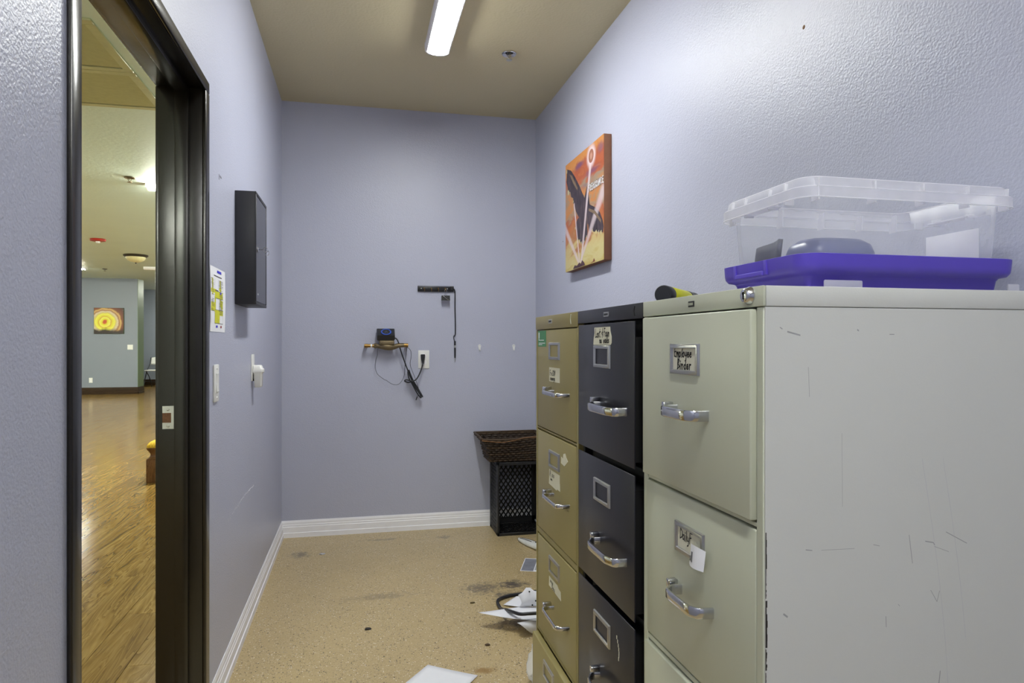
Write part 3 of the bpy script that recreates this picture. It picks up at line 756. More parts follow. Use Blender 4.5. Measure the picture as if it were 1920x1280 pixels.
dc = cabinet('filing_cabinet', 'dark charcoal-blue filing cabinet standing between the tan and the putty-white cabinets', DY0, DY1, M['cab_dark'], M['cab_dark'], dd, .534, 1.2685, base_m=M['cab_black'],
        badge=mark_plate(1.367, 1.2835, .030, .0105, M['steel'], M['ink']), side=.012)
obj('lock_slot', MB().tube([(.5198, 1.213, 1.2935), (.5198, 1.2165, 1.284), (.5198, 1.213, 1.2745)], .0012, 6), M['black_hole'], dc)

# tan cabinet (farthest)
TY0, TY1 = 1.562, 1.959
def t_fit(i):
    def f(dr, X, d):
        zc = {0: 1.1995, 1: .902, 2: .6075, 3: .318}[i]
        label_holder(dr, X, 1.760, zc, .098, .047, M['chrome_matte'])
        zh = d['z1']-.170+(.012 if i else 0)
        handle(dr, X, 1.628, 1.772, zh, .011, .034, M['chrome'], .010)
        auto(obj('thumb_latch', MB().box(X-.03, X-.006, 1.768, 1.780, zh+.001, zh+.014, .0012), M['chrome'], dr))
        if i == 0:
            note(dr, X, 1.812, 1.712, 1.115, 1.154, [('FreSDV', .006, .017, .0140, 1.25), ('somega', .010, .004, .012, 1.2)], None, .0022)
            g = obj('sticker', MB().box(X-.0006, X-.0001, 1.846, 1.932, 1.211, 1.257), simple('green_sticker', srgb(70, 140, 96), .5), dr)
            m = MB().box(X-.0009, X-.0006, 1.915, 1.925, 1.236, 1.252).box(X-.0009, X-.0006, 1.917, 1.919, 1.229, 1.237).box(X-.0009, X-.0006, 1.922, 1.924, 1.229, 1.237)
            for z, n in ((1.2285, 9), (1.220, 11), (1.2155, 6)):
                for k in range(n): m.box(X-.0009, X-.0006, 1.922-k*.0062-.0046, 1.922-k*.0062, z, z+.0022)
            obj('print', m, M['paper'], g)
        if i == 1:
            note(dr, X, 1.812, 1.712, .848, .870, [('Afsox', .006, .005, .015, 1.5)], None, .0022)
            note(dr, X, 1.815, 1.708, .824, .848, [('amrn', .018, .018, .008, .9)], [(0, .2), (.35, .1), (.7, 0), (.74, .18), (1, .15), (.98, 1), (.03, 1)], .0014)
            note(dr, X, 1.700, 1.640, .902, .936, [], [(0, .1), (.5, 0), (.85, .35), (1, .5), (.75, .75), (.6, 1), (.35, .9), (.3, .5), (.05, .6)])
        if i == 2:
            note(dr, X, 1.815, 1.700, .541, .571, [('wrnu', .014, .017, .009, 1.5), ('Dms', .030, .003, .013, 1.5)], [(0, .1), (1, 0), (.97, .75), (.8, .8), (.72, 1), (.02, 1)], .0022)
    return f
td = [dict(z0=.977, z1=1.2585, x=.5205), dict(z0=.679, z1=.9655, x=.5205), dict(z0=.381, z1=.6565, x=.5205), dict(z0=.085, z1=.3665, x=.5045)]
for i, d in enumerate(td): d.update(y0=TY0+.0125, y1=TY1-.0215, fit=[t_fit(i)])
tc = cabinet('filing_cabinet', 'olive-tan filing cabinet farthest from the viewer with a green sticker on it', TY0, TY1, M['cab_tan'], M['cab_tan'], td, .5215, 1.261,
        badge=mark_plate(1.80, 1.2815, .034, .011, M['steel'], M['ink']), side=.0115)
obj('lock_slot', MB().tube([(.5198, 1.613, 1.2935), (.5198, 1.617, 1.2815), (.5198, 1.613, 1.2695)], .0014, 6), M['yellow_plastic'] if False else M['cab_front'], tc)

# ------------------------------------------------------------------ things on the cabinets
def bin_and_lids():
    X0, X1, Y0, Y1 = .681, 1.1086, .9265, 1.191
    zt = 1.2985
    # clear lid lying at the bottom
    t = thing('clear_lid', 'flat clear plastic lid under the purple lid on the putty-white cabinet', 'lid', ((X0+X1)/2, (Y0+Y1)/2, zt))
    lo = [rrect(X0+.012+i, X1-.003-i, Y0+i, Y1-.01-i, .035, z) for i, z in ((.0, zt+.0003), (.0, zt+.011), (.002, zt+.0125), (.008, zt+.0125), (.010, zt+.004), (.05, zt+.003))]
    auto(obj('panel', MB().rings(lo, False, True), M['clear_soft'], t), 60)
    for a, b in ((X0+.035, X0+.105), (X1-.035, X1-.012)):
        auto(obj('latch_tab', MB().box(a, b, Y0-.003, Y0+.001, zt+.001, zt+.0235, .002), M['clear_soft'], t))
    # purple lid, upside up with a raised rim
    zb = zt+.0125
    t = thing('purple_lid', 'purple plastic lid under the clear storage bin', 'lid', ((X0+X1)/2, (Y0+Y1)/2, zb))
    def loop(i, z, r=.038): return rrect(X0+i, X1-i, Y0+i, Y1-i, max(r-i, .01), z, 8)
    prof = [(.030, zb+.0005), (.026, zb+.003), (.023, zb+.018), (.019, zb+.0225), (.008, zb+.0245), (.003, zb+.030), (.0015, zb+.036), (0, zb+.0535), (.003, zb+.0545), (.006, zb+.053), (.010, zb+.034), (.024, zb+.030), (.027, zb+.006), (.05, zb+.005)]
    auto(obj('tray', MB().rings([loop(*p) for p in prof], True, True), M['purple'], t), 50)
    for y in (1.03, 1.125): auto(obj('rib', MB().box(X0-.0015, X0+.012, y-.004, y+.004, zb+.028, zb+.0535, .001), M['purple'], t))
    obj('grip_tab', MB().box(X0-.003, X0+.006, 1.035, 1.12, zb+.0275, zb+.036, .002), M['purple'], t)
    # the bin
    zi = zb+.0065
    t = thing('storage_bin', 'clear milky plastic storage bin with a wide rim on the purple lid', 'bin', ((X0+X1)/2, (Y0+Y1)/2, zi))
    T = 1.488
    yc = (Y0+Y1)/2
    def lp(i, z, notch=0):
        out = []
        for x, y, zz in rrect(X0+i, X1-i, Y0+i, Y1-i, max(.036-i*.6, .012), z, 8): out.append((x, y, zz))
        return out
    wall = [(.016, T-.0005), (.019, T-.004), (.0205, T-.045), (.029, zi+.006), (.035, zi), (.06, zi)]
    o = obj('body', MB().rings([lp(*p) for p in wall], False, True), M['clear_plastic'], t); auto(o, 60)
    rim = [(0, 1.4540), (.0, 1.4705), (.0055, 1.4722), (.008, T-.002), (.0105, T), (.016, T-.0005)]
    o = obj('rim', MB().rings([lp(*p) for p in rim]), M['clear_soft'], t); auto(o, 60)
    # thickened edges that read as bright lines
    for i, z, r in ((0, 1.4540, .0011), (.0025, 1.4715, .0010), (.0125, T, .0012)):
        obj('edge_bead', MB().tube(lp(i, z), r, 6, True, smooth=False), M['bead'], t)
    m_rib = []
    L = X1-X0
    for fx in (.02, .29, .53, .76, .97):
        x = X0+.02+(L-.04)*fx
        m_rib.append((x-.0016, x+.0016, Y0+.001, Y0+.019)); m_rib.append((x-.0016, x+.0016, Y1-.019, Y1-.001))
    for fy in (.2, .36, .64, .8):
        y = Y0+(Y1-Y0)*fy
        m_rib.append((X0+.001, X0+.019, y-.0016, y+.0016)); m_rib.append((X1-.019, X1-.001, y-.0016, y+.0016))
    for b in m_rib: obj('rib', MB().box(*b, 1.449, 1.484), M['bead'], t)
    for xx, sg in ((X0, -1), (X1, 1)):                          # handle lips on the short sides
        x0, x1 = sorted((xx, xx-sg*.022))
        auto(obj('handle_lip', MB().box(x0, x1, yc-.045, yc+.045, 1.4525, 1.4555, .001), M['clear_soft'], t))
    # what is inside
    paper = obj('product_label', MB().box(1.0752, 1.0757, .982, 1.096, 1.345, 1.4265), M['paper'], t)
    m = MB()
    for k in range(4): m.box(1.0748, 1.0751, 1.0-.0+.004*k, 1.075, 1.362+.004*k, 1.3628+.004*k)
    obj('print', m, simple('faint_grey_print', srgb(190, 188, 196)), paper)
    b = thing('small_container', 'blue-grey rounded plastic container inside the clear storage bin', 'container', (.80, 1.03, zi+.003))
    prof = [(.006, zi+.003), (.0, zi+.010), (.0, zi+.060), (.004, zi+.074), (.014, zi+.083), (.03, zi+.086)]
    auto(obj('shell', MB().rings([rrect(.738+i, .872-i, .978+i, 1.076-i, .03, z, 6) for i, z in prof], True, True), simple('blue_grey_plastic', srgb(112, 120, 158), .3), b), 60)
    obj('seam', MB().tube(rrect(.7375, .8725, .9775, 1.0765, .0305, zi+.045, 6), .0012, 6, True, smooth=False), M['white_plastic'], b)
    g = thing('grey_pouch', 'dark grey flat pouch at the left end inside the storage bin', 'pouch', (.74, 1.14, zi+.003))
    def pf(u, v): return (.738+.005*math.sin(u*5)+.012*v, 1.086+.064*u, zi+.006+.088*v-.01*u*v)
    q = obj('sleeve', MB().grid(pf, 8, 6), simple('dark_grey_cloth', srgb(96, 98, 106), .8, var=.3), g); solid(q, .008); auto(q)
bin_and_lids()

def flashlight():
    a = Vector((.578, 1.211, 1.2985+.0183)); d = Vector((.127, .142, 0)).normalized()
    t = thing('flashlight', 'yellow and black flashlight lying on the dark filing cabinet', 'flashlight', (a.x, a.y, 1.2985))
    prof_cap = [(0, -.001), (.0165, -.001), (.0180, .002), (.0180, .030), (.0168, .034)]
    auto(obj('end_cap', MB().lathe(prof_cap, a, d, 32), M['black_plastic'], t), 45)
    auto(obj('barrel', MB().lathe([(.0160, .034), (.0178, .036), (.0176, .165), (.015, .167)], a, d, 32), M['yellow_plastic'], t), 45)
    auto(obj('head', MB().lathe([(.015, .167), (.0182, .170), (.0182, .185), (.0165, .19), (.0183, .205), (.0183, .23), (.016, .234), (0, .233)], a, d, 32), M['black_plastic'], t), 45)
flashlight()

# ------------------------------------------------------------------ bird canvas on the right wall
def bird_canvas():
    X = 1.135
    t = thing('bird_painting', 'orange canvas painting of a dark bird hung on the right wall', 'painting', (XR, 3.32, 1.915))
    yf, yn, z0, z1 = 3.622, 3.016, 1.616, 2.216
    auto(obj('canvas', MB().box(X+.001, XR, yn, yf, z0, z1, .003), simple('brown_canvas_edge', srgb(126, 84, 62), .7, bump=.2, bscale=120), t))
    s = N('sunset_paint'); co = s.coord()
    sx = s.n('ShaderNodeSeparateXYZ'); s.l(co, sx.inputs[0])
    warp = s.noise(s.mapping(co, scale=(1, 3.2, 7.5), rot=(.35, 0, 0)), 1.6, 4, .55, .8)
    h = s.math('ADD', s.math('MULTIPLY', sx.outputs[2], 1.55), s.math('MULTIPLY', s.math('SUBTRACT', warp, .5), .55))
    c = s.ramp(h, [(-.0, srgb(206, 196, 136))]) if False else s.ramp(s.math('ADD', h, .5), [(0, srgb(214, 190, 110)), (.08, srgb(226, 214, 150)), (.2, srgb(222, 196, 130)), (.27, srgb(190, 122, 70)), (.36, srgb(204, 118, 52)), (.45, srgb(186, 92, 48)), (.52, srgb(176, 150, 120)), (.58, srgb(214, 132, 48)), (.68, srgb(164, 146, 124)), (.74, srgb(192, 98, 54)), (.82, srgb(182, 84, 44)), (.9, srgb(220, 146, 74)), (1, srgb(216, 140, 60))])
    def smooth(S, v, a, b):
        o_ = S.n('ShaderNodeMapRange'); o_.interpolation_type = 'SMOOTHSTEP'
        S.l(v, o_.inputs[0]) if hasattr(v, 'links') else None
        o_.inputs[1].default_value = a; o_.inputs[2].default_value = b
        return o_.outputs[0]
    def blobs(S, c, cc, off):                                # soft violet clouds
        for cy, cz, ry, rz, k in ((3.385, 2.157, .12, .026, .75), (3.185, 2.079, .16, .026, .6), (3.06, 2.165, .06, .04, .6), (3.30, 2.03, .10, .02, .35)):
            nz_ = S.n('ShaderNodeTexNoise'); S.l(cc, nz_.inputs['Vector']); nz_.inputs['Scale'].default_value = 18
            ad = S.n('ShaderNodeVectorMath', operation='MULTIPLY_ADD'); S.l(nz_.outputs['Color'], ad.inputs[0]); ad.inputs[1].default_value = (0, .05, .03); S.l(cc, ad.inputs[2])
            m_ = S.mapping(ad.outputs[0], scale=(0, 1/ry, 1/rz), loc=(0, -(cy-off[0]+.025)/ry, -(cz-off[1]+.015)/rz))
            ln_ = S.n('ShaderNodeVectorMath', operation='LENGTH'); S.l(m_, ln_.inputs[0])
            c = S.mix(S.math('MULTIPLY', smooth(S, ln_.outputs['Value'], 1.0, .1), k), c, srgb(92, 74, 132))
        return c
    def beams(S, c, cc, off):                                # painted rays, halo and oval
        sp_ = S.n('ShaderNodeSeparateXYZ'); S.l(cc, sp_.inputs[0]); Yv = S.math('ADD', sp_.outputs[1], off[0]); Zv = S.math('ADD', sp_.outputs[2], off[1])
        for (ya, za, wa), (yb, zb, wb), k in (((3.205, 2.12, .020), (3.345, 1.655, .016), .85), ((3.025, 1.95, .045), (3.36, 1.648, .010), .7), ((3.466, 1.966, .012), (3.378, 1.652, .012), .8), ((3.635, 1.87, .028), (3.395, 1.650, .014), .75)):
            dy, dz = yb-ya, zb-za; L2 = dy*dy+dz*dz
            t_ = S.math('ADD', S.math('MULTIPLY', S.math('SUBTRACT', Yv, ya), dy/L2), S.math('MULTIPLY', S.math('SUBTRACT', Zv, za), dz/L2))
            tc_ = S.n('ShaderNodeClamp'); S.l(t_, tc_.inputs[0]); tc_ = tc_.outputs[0]
            ey = S.math('SUBTRACT', S.math('SUBTRACT', Yv, ya), S.math('MULTIPLY', tc_, dy)); ez = S.math('SUBTRACT', S.math('SUBTRACT', Zv, za), S.math('MULTIPLY', tc_, dz))
            d_ = S.math('SQRT', S.math('ADD', S.math('MULTIPLY', ey, ey), S.math('MULTIPLY', ez, ez)))
            wv = S.math('ADD', S.math('MULTIPLY', tc_, wb-wa), wa)
            c = S.mix(S.math('MULTIPLY', smooth(S, S.math('DIVIDE', d_, wv), 1.15, .25), k), c, srgb(226, 208, 214))
        m_ = S.mapping(cc, scale=(0, 1/.075, 1/.066), loc=(0, -(3.196-off[0])/.075, -(2.157-off[1])/.066))
        ln_ = S.n('ShaderNodeVectorMath', operation='LENGTH'); S.l(m_, ln_.inputs[0]); q = ln_.outputs['Value']
        c = S.mix(S.math('MULTIPLY', smooth(S, q, 1.1, .55), .9), c, srgb(236, 216, 220))
        c = S.mix(smooth(S, q, .55, .47), c, srgb(168, 110, 88)); c = S.mix(smooth(S, q, .34, .15), c, srgb(200, 150, 130))
        return c
    OF = ((yf+yn)/2, 1.916)
    c = blobs(s, c, co, OF)
    c = s.mix(.16, c, srgb(120, 100, 88)); c = beams(s, c, co, OF); c = s.mix(1.0, c, (.8, .8, .8, 1), 'MULTIPLY')
    s.set(c, .5); s.bump(s.noise(co, 300, 2), .1, .0006)
    f = obj('painted_face', MB().box(0, .001, -(yf-yn)/2+.001, (yf-yn)/2-.001, -.299, .299), s.m, t); f.location = (X-XR, (yf+yn)/2-3.32, .001)
    def flat(name, pts, mt, lay, parent=t):
        return obj(name, MB().prism([(X-lay, y, z) for y, z in pts], (.0002, 0, 0)), mt, parent)
    def soft(name, col, a): return translucent(name, col, a, .6)
    S1 = simple('violet_cloud_paint', srgb(106, 84, 128), .6); TN = simple('grey_tan_paint', srgb(120, 100, 82), .6)
    def ell(cy, cz, ry, rz, n=28, tilt=0): return [(cy+ry*math.cos(2*PI*k/n)+tilt*rz*math.sin(2*PI*k/n), cz+rz*math.sin(2*PI*k/n)) for k in range(n)]
    BIRD = [(3.597, 2.189), (3.521, 2.164), (3.452, 2.113), (3.377, 2.048), (3.313, 1.984), (3.295, 1.967), (3.26, 2.021), (3.238, 1.999), (3.226, 1.951), (3.217, 1.918), (3.135, 1.888), (3.071, 1.853), (3.033, 1.809), (3.019, 1.774), (3.029, 1.746), (3.056, 1.76), (3.087, 1.755), (3.119, 1.772), (3.151, 1.768), (3.181, 1.784), (3.209, 1.786), (3.231, 1.784), (3.238, 1.817), (3.248, 1.83), (3.248, 1.784), (3.252, 1.756), (3.278, 1.763), (3.286, 1.747), (3.313, 1.736), (3.349, 1.741), (3.377, 1.76), (3.405, 1.773), (3.418, 1.799), (3.433, 1.826), (3.443, 1.857), (3.414, 1.876), (3.386, 1.883), (3.433, 1.922), (3.462, 1.961), (3.487, 1.981), (3.481, 2.004), (3.521, 2.019), (3.531, 2.049), (3.572, 2.061), (3.582, 2.088), (3.603, 2.118), (3.597, 2.154)]
    sb = N('dark_violet_bird_paint'); cb = sb.coord()
    st_ = sb.noise(sb.mapping(cb, scale=(1, 14, 4), rot=(.9, 0, 0)), 4, 4)
    kb = sb.ramp(st_, [(.3, srgb(34, 27, 36)), (.5, srgb(66, 54, 66)), (.62, srgb(84, 68, 76)), (.72, srgb(112, 94, 84))])
    sb.set(sb.mix(1.0, beams(sb, kb, cb, (3.32-3.32, 0.0)), (.8, .8, .8, 1), 'MULTIPLY'), .5)
    flat('bird', BIRD, sb.m, .0006)
    flat('wing_stripe', [(3.551, 2.152), (3.501, 2.131), (3.405, 2.042), (3.414, 2.032), (3.481, 2.084)], TN, .0009)
    flat('wing_stripe', [(3.226, 1.9), (3.135, 1.871), (3.048, 1.811), (3.056, 1.799), (3.143, 1.856), (3.231, 1.888)], TN, .0009)
    CRM = simple('cream_feather_tip_paint', srgb(190, 190, 150), .6)
    for y, z, r in ((3.595, 2.175, .012), (3.565, 2.052, .016), (3.445, 1.835, .008), (3.405, 1.768, .010), (3.372, 1.757, .010), (3.345, 1.742, .009), (3.262, 1.762, .008), (3.30, 1.744, .008), (3.175, 1.780, .009), (3.12, 1.765, .011), (3.085, 1.758, .011), (3.052, 1.752, .012), (3.48, 1.985, .008)):
        flat('feather_tip', [(y-r*.5, z+r*.9), (y+r*.35, z+r*.7), (y+r*.5, z-r*.5), (y+.1*r, z-r*1.0), (y-r*.45, z-r*.4)], CRM, .0010)
    RK = simple('dark_ember_paint', srgb(70, 44, 54), .6)
    flat('ember', [(3.481, 1.621), (3.452, 1.638), (3.414, 1.631), (3.377, 1.644), (3.349, 1.635), (3.331, 1.651), (3.304, 1.639), (3.286, 1.622), (3.377, 1.619)], RK, .0020)
    flat('ember', [(3.209, 1.62), (3.167, 1.626), (3.151, 1.641), (3.135, 1.623)], simple('brown_ember_paint', srgb(120, 62, 40), .6), .0008)
    m = MB(); write(m, 'FREAGRANCE', lambda a, b, c: (X-.0028, 3.229-a, 1.984+b), 0, 0, .031, .0052, jitter=.02, slant=0, adv=1.3)
    obj('lettering', m, M['paper'], t)
bird_canvas()

# ------------------------------------------------------------------ left wall things
def key_box():
    y0, y1, z0, z1, xo = 2.789, 3.092, 1.372, 1.815, -.3905
    t = thing('key_cabinet', 'black metal key cabinet with a key in its lock on the left wall', 'key cabinet', (XL, (y0+y1)/2, z0))
    auto(obj('box', MB().box(XL, xo-.004, y0, y1, z0, z1, .002), M['black_box'], t))
    dm = simple('charcoal_door_coat', srgb(74, 75, 86), .4, bump=.1, bscale=900, bdist=.0004)
    m = MB()
    for b in ((y0, y1, z0, z0+.012), (y0, y1, z1-.012, z1), (y0, y0+.010, z0+.012, z1-.012), (y1-.012, y1, z0+.012, z1-.012)): m.box(xo-.006, xo, *b, .001, 1)
    auto(obj('face_rim', m, M['black_box'], t))
    d = auto(obj('door', MB().box(xo-.006, xo-.0015, y0+.0115, y1-.0135, z0+.0135, z1-.0135, .001, 1), dm, t))
    auto(obj('lock', MB().lathe([(.010, 0), (.010, .004), (.008, .006), (0, .006)], (xo-.0015, 2.825, 1.591), (1, 0, 0), 18), M['chrome'], d))
    k = MB().box(xo+.004, xo+.022, 2.8242, 2.8258, 1.5885, 1.5935)
    k.tube([(xo+.030+.010*math.cos(a*PI/8), 2.825, 1.590+.010*math.sin(a*PI/8)) for a in range(16)], .0014, 6, True, smooth=False)
    k.tube([(xo+.036+.007*math.cos(a*PI/6), 2.826+.004*math.sin(a*PI/6), 1.578+.010*math.sin(a*PI/6)) for a in range(12)], .001, 6, True, smooth=False)
    obj('key', k, M['chrome'], d)
    obj('badge', MB().box(xo-.0015, xo-.001, 2.835, 2.862, 1.412, 1.419), M['steel'], d)
key_box()

def schedule_sheet():
    y0, y1, z0, z1 = 2.338, 2.586, 1.259, 1.475
    t = thing('schedule_sheet', 'printed sheet with a yellow highlighted plan taped to the left wall', 'paper', (XL, (y0+y1)/2, z0))
    def pf(u, v): return (XL+.001+.004*math.sin(PI*v)*.5, y0+(y1-y0)*u, z0+(z1-z0)*v)
    obj('sheet', MB().grid(pf, 4, 8), M['paper'], t, smooth=True)
    Y = simple('yellow_highlight', srgb(204, 204, 40), .7); K = simple('grey_print', srgb(70, 70, 78), .7)
    W, Hh = y1-y0, z1-z0
    def R(m, u0, u1, v0, v1, e=.0004):
        q = []
        for u, v in ((u0, v0), (u1, v0), (u1, v1), (u0, v1)):
            x, y, z = pf(u, v); q.append((x+e, y, z))
        m.poly(q)
    m = MB()
    for b in ((.10, .17, .57, .82), (.02, .35, .60, .66), (.27, .80, .52, .63), (.60, .68, .4, .82), (.55, .70, .66, .70), (.03, .32, .32, .45), (.28, .60, .13, .34), (.55, .82, .26, .34), (.68, .8, .36, .5), (.25, .33, .30, .55)): R(m, *b)
    obj('highlight', m, Y, t)
    m = MB(); rd = random.Random(2)
    for k in range(26):
        v = .83-.022*k
        for c0 in ((.03, .24), (.52, .82)):
            if rd.random() < .75: R(m, c0[0]+rd.random()*.06, c0[1]-rd.random()*.08, v, v+.006, .0007)
    R(m, .22, .74, .86, .875, .0007); R(m, .3, .5, .64, .652, .0007)
    for u in (.02, .27, .5, .82): R(m, u, u+.006, .13, .82, .0007)
    for v in (.13, .34, .52, .63): R(m, .27, .82, v, v+.006, .0007)
    obj('print', m, K, t)
    m = MB(); R(m, .44, .72, .925, .965, .0009); R(m, .60, .70, .60, .63, .0009); R(m, .36, .46, .065, .10, .0009)
    obj('blue_mark', m, simple('blue_marker', srgb(50, 50, 200), .6), t)
    m = MB(); R(m, .66, .74, .065, .10, .0009)
    obj('red_mark', m, M['red'], t)
schedule_sheet()

t = thing('rocker_switch', 'white rocker light switch on the left wall beside the door frame', 'switch', (XL, 2.422, 1.087))
def plate(u, v): return (XL+.002+.006*(1-abs(2*u-1)**6), 2.387+.07*u, 1.024+.125*v)
auto(obj('plate', MB().box(XL, XL+.0065, 2.387, 2.457, 1.024, 1.149, .003), M['white_plastic'], t))
obj('rocker', MB().prism([(XL+.006, 2.405, 1.054), (XL+.010, 2.405, 1.058), (XL+.0068, 2.405, 1.087), (XL+.0095, 2.405, 1.119), (XL+.006, 2.405, 1.119)], (0, .034, 0)), M['white_plastic'], t)
for z in (1.038, 1.135): obj('screw', MB().lathe([(0, .0012), (.003, .0008), (.0035, 0)], (XL+.0065, 2.422, z), (1, 0, 0), 10), M['steel'], t)

def plugin():
    t = thing('plugin_freshener', 'white plug-in air freshener in the outlet on the left wall below the key cabinet', 'air freshener', (XL, 3.23, 1.05))
    auto(obj('outlet_plate', MB().box(XL, XL+.006, 3.190, 3.262, 1.050, 1.170, .0025), M['white_plastic'], t))
    loops = [rrect(XL+a, XL+b, 3.20+i, 3.252-i, .007, z, 4) for a, b, i, z in ((.014, .038, .004, 1.021), (.012, .043, 0, 1.026), (.010, .045, 0, 1.082), (.006, .047, -.001, 1.086), (.006, .051, -.002, 1.090), (.006, .050, -.002, 1.102), (.006, .045, 0, 1.106), (.006, .042, .001, 1.117), (.008, .038, .005, 1.121))]
    auto(obj('casing', MB().rings(loops, True, True), M['white_plastic'], t), 45)
    obj('dark_gap', MB().box(XL+.0065, XL+.014, 3.205, 3.245, 1.050, 1.058), M['black_hole'], t)
plugin()

# ------------------------------------------------------------------ back wall things
def pump():
    YP = YB
    t = thing('water_pump', 'brass water valve with a black timer box and blue dial on the back wall', 'pump', (.17, YB, 1.202))
    y = YB-.062
    auto(obj('pipe', MB().cyl((.046, YB, 1.202), (.046, y+.006, 1.202), .0105, n=16).lathe([(0, -.012), (.0125, -.010), (.0125, .012), (.011, .013), (.011, .060)], (.046, y, 1.202), (1, 0, 0), 18), M['brass'], t))
    auto(obj('pipe', MB().cyl((.300, YB, 1.205), (.300, y+.006, 1.205), .0105, n=16).lathe([(0, .012), (.0125, .010), (.0125, -.014), (.011, -.015), (.011, -.060)], (.300, y, 1.205), (1, 0, 0), 18), M['brass'], t))
    auto(obj('union_nut', MB().lathe([(.011, -.008), (.0165, -.006), (.0165, .006), (.011, .008)], (.104, y, 1.202), (1, 0, 0), 6).lathe([(.013, -.010), (.013, .014)], (.104, y, 1.202), (1, 0, 0), 18), M['bronze_body'], t))
    body = MB().tube([(.108, y, 1.202), (.14, y-.004, 1.198), (.175, y-.008, 1.196), (.215, y-.004, 1.195), (.25, y, 1.202), (.285, y, 1.205)], lambda q: .0125+.010*math.sin(PI*min(1, q*1.15))**2, 14)
    body.box(.128, .222, y-.030, y+.028, 1.205, 1.236, .008, 3)
    auto(obj('valve_body', body, M['bronze_body'], t), 50)
    obj('tape', MB().cyl((.074, y, 1.202), (.084, y, 1.202), .0118, n=16), M['white_plastic'], t)
    # controller: tapered block, dial on its sloping face
    x0, x1, z0, z1 = .114, .225, 1.234, 1.312; yb, yf = YB-.018, YB-.098
    b = MB(); 
    lo = [[(x0+.006, yf+.016, z0), (x1-.006, yf+.016, z0), (x1-.006, yb, z0), (x0+.006, yb, z0)], [(x0, yf+.01, z0+.006), (x1, yf+.01, z0+.006), (x1, yb, z0+.006), (x0, yb, z0+.006)],
          [(x0, yf+.002, z0+.034), (x1, yf+.002, z0+.034), (x1, yb, z0+.034), (x0, yb, z0+.034)], [(x0, yf+.058, z1-.002), (x1, yf+.058, z1-.002), (x1, yb, z1-.002), (x0, yb, z1-.002)], [(x0+.004, yf+.062, z1), (x1-.004, yf+.062, z1), (x1-.004, yb-.004, z1), (x0+.004, yb-.004, z1)]]
    b.rings(lo, True, True)
    bx = auto(obj('timer_box', b, M['black_plastic'], t), 30)
    ax = Vector((0, -.6, .8)).normalized(); c0 = Vector((.171, yf+.030, 1.284))
    dl = auto(obj('dial', MB().lathe([(.034, -.012), (.034, .006), (.031, .009), (.0, .009)], c0, ax, 32), M['black_plastic'], bx), 45)
    obj('dial_ring', MB().lathe([(.0245, .0092), (.0255, .0102), (.031, .0102), (.0325, .0085)], c0, ax, 32), M['blue_dial'], bx)
    mk = MB(); up = ax.cross(Vector((1, 0, 0))).normalized()*-1; rt = Vector((1, 0, 0))
    for a, bb, w_, h_ in ((-.008, .003, .004, .003), (.0, -.004, .003, .009), (.006, .002, .004, .004), (.010, .008, .003, .003), (-.003, .009, .006, .002)):
        o_ = c0+ax*.0096+rt*a+up*bb
        mk.poly([o_-rt*w_/2-up*h_/2, o_+rt*w_/2-up*h_/2, o_+rt*w_/2+up*h_/2, o_-rt*w_/2+up*h_/2])
    obj('dial_marks', mk, simple('grey_dial_print', srgb(120, 122, 128)), bx)
    # power cord with its bundled loops, and the thin sensor wires
    yc = YB-.05
    cord = [(.220, yc, 1.253), (.236, yc, 1.247), (.249, yc-.004, 1.225), (.262, yc-.004, 1.178), (.285, yc, 1.11), (.309, yc, 1.044), (.326, yc, 1.0), (.35, yc-.006, .945), (.376, yc-.006, .905), (.398, yc-.002, .878),
            (.404, yc, .872), (.396, yc+.004, .888), (.372, yc+.006, .93), (.345, yc+.006, .975), (.325, yc+.004, 1.02), (.316, yc+.002, 1.044), (.309, yc-.004, 1.03), (.318, yc-.008, .99), (.342, yc-.012, .945), (.366, yc-.012, .90), (.387, yc-.010, .870), (.394, yc-.006, .868),
            (.386, yc+.0, .89), (.362, yc+.004, .935), (.345, yc+.006, .968), (.315, yc+.002, .966), (.293, yc-.004, .972), (.290, yc-.008, .979), (.304, yc-.010, .983), (.335, yc-.012, .975), (.362, yc-.008, .985), (.385, yc-.004, 1.022), (.401, yc, 1.065), (.408, yc+.004, 1.095)]
    obj('power_cord', MB().tube(cord, .0042, 8), M['black_plastic'], t, smooth=True)
    auto(obj('plug', MB().rings([rrect(.408-a, .408+a, YB-.05, YB-.004, .006, z, 3) for a, z in ((.005, 1.085), (.007, 1.095), (.011, 1.112), (.013, 1.128), (.0135, 1.142), (.011, 1.146))], True, True), M['black_plastic'], t), 45)
    wire = [(.128, yc, 1.20), (.118, yc, 1.175), (.116, yc+.01, 1.14), (.108, yc+.015, 1.111), (.104, yc+.02, 1.067), (.111, yc+.02, 1.035), (.125, yc+.02, 1.013), (.161, yc+.02, .985), (.174, yc+.02, .980), (.191, yc+.02, .967), (.212, yc+.02, .955), (.242, yc+.02, .951), (.266, yc+.02, .966), (.288, yc+.02, 1.01), (.292, yc+.015, 1.06), (.296, yc+.01, 1.12), (.303, yc, 1.19), (.296, yc, 1.213), (.262, yc, 1.218), (.225, yc, 1.212)]
    obj('sensor_wire', MB().tube(wire, .0014, 6), M['black_plastic'], t, smooth=True)
    wire = [(.303, yc, 1.19), (.316, yc, 1.185), (.329, yc, 1.165), (.331, yc+.005, 1.13), (.325, yc+.01, 1.085), (.336, yc+.01, 1.045), (.354, yc+.01, 1.0), (.374, yc+.008, .94), (.380, yc+.006, .91), (.372, yc+.006, .875), (.364, yc+.006, .858)]
    obj('sensor_wire', MB().tube(wire, .0014, 6), M['black_plastic'], t, smooth=True)
    obj('wire_tip', MB().cyl((.370, yc+.006, .872), (.362, yc+.006, .850), .003, n=8), M['black_plastic'], t)
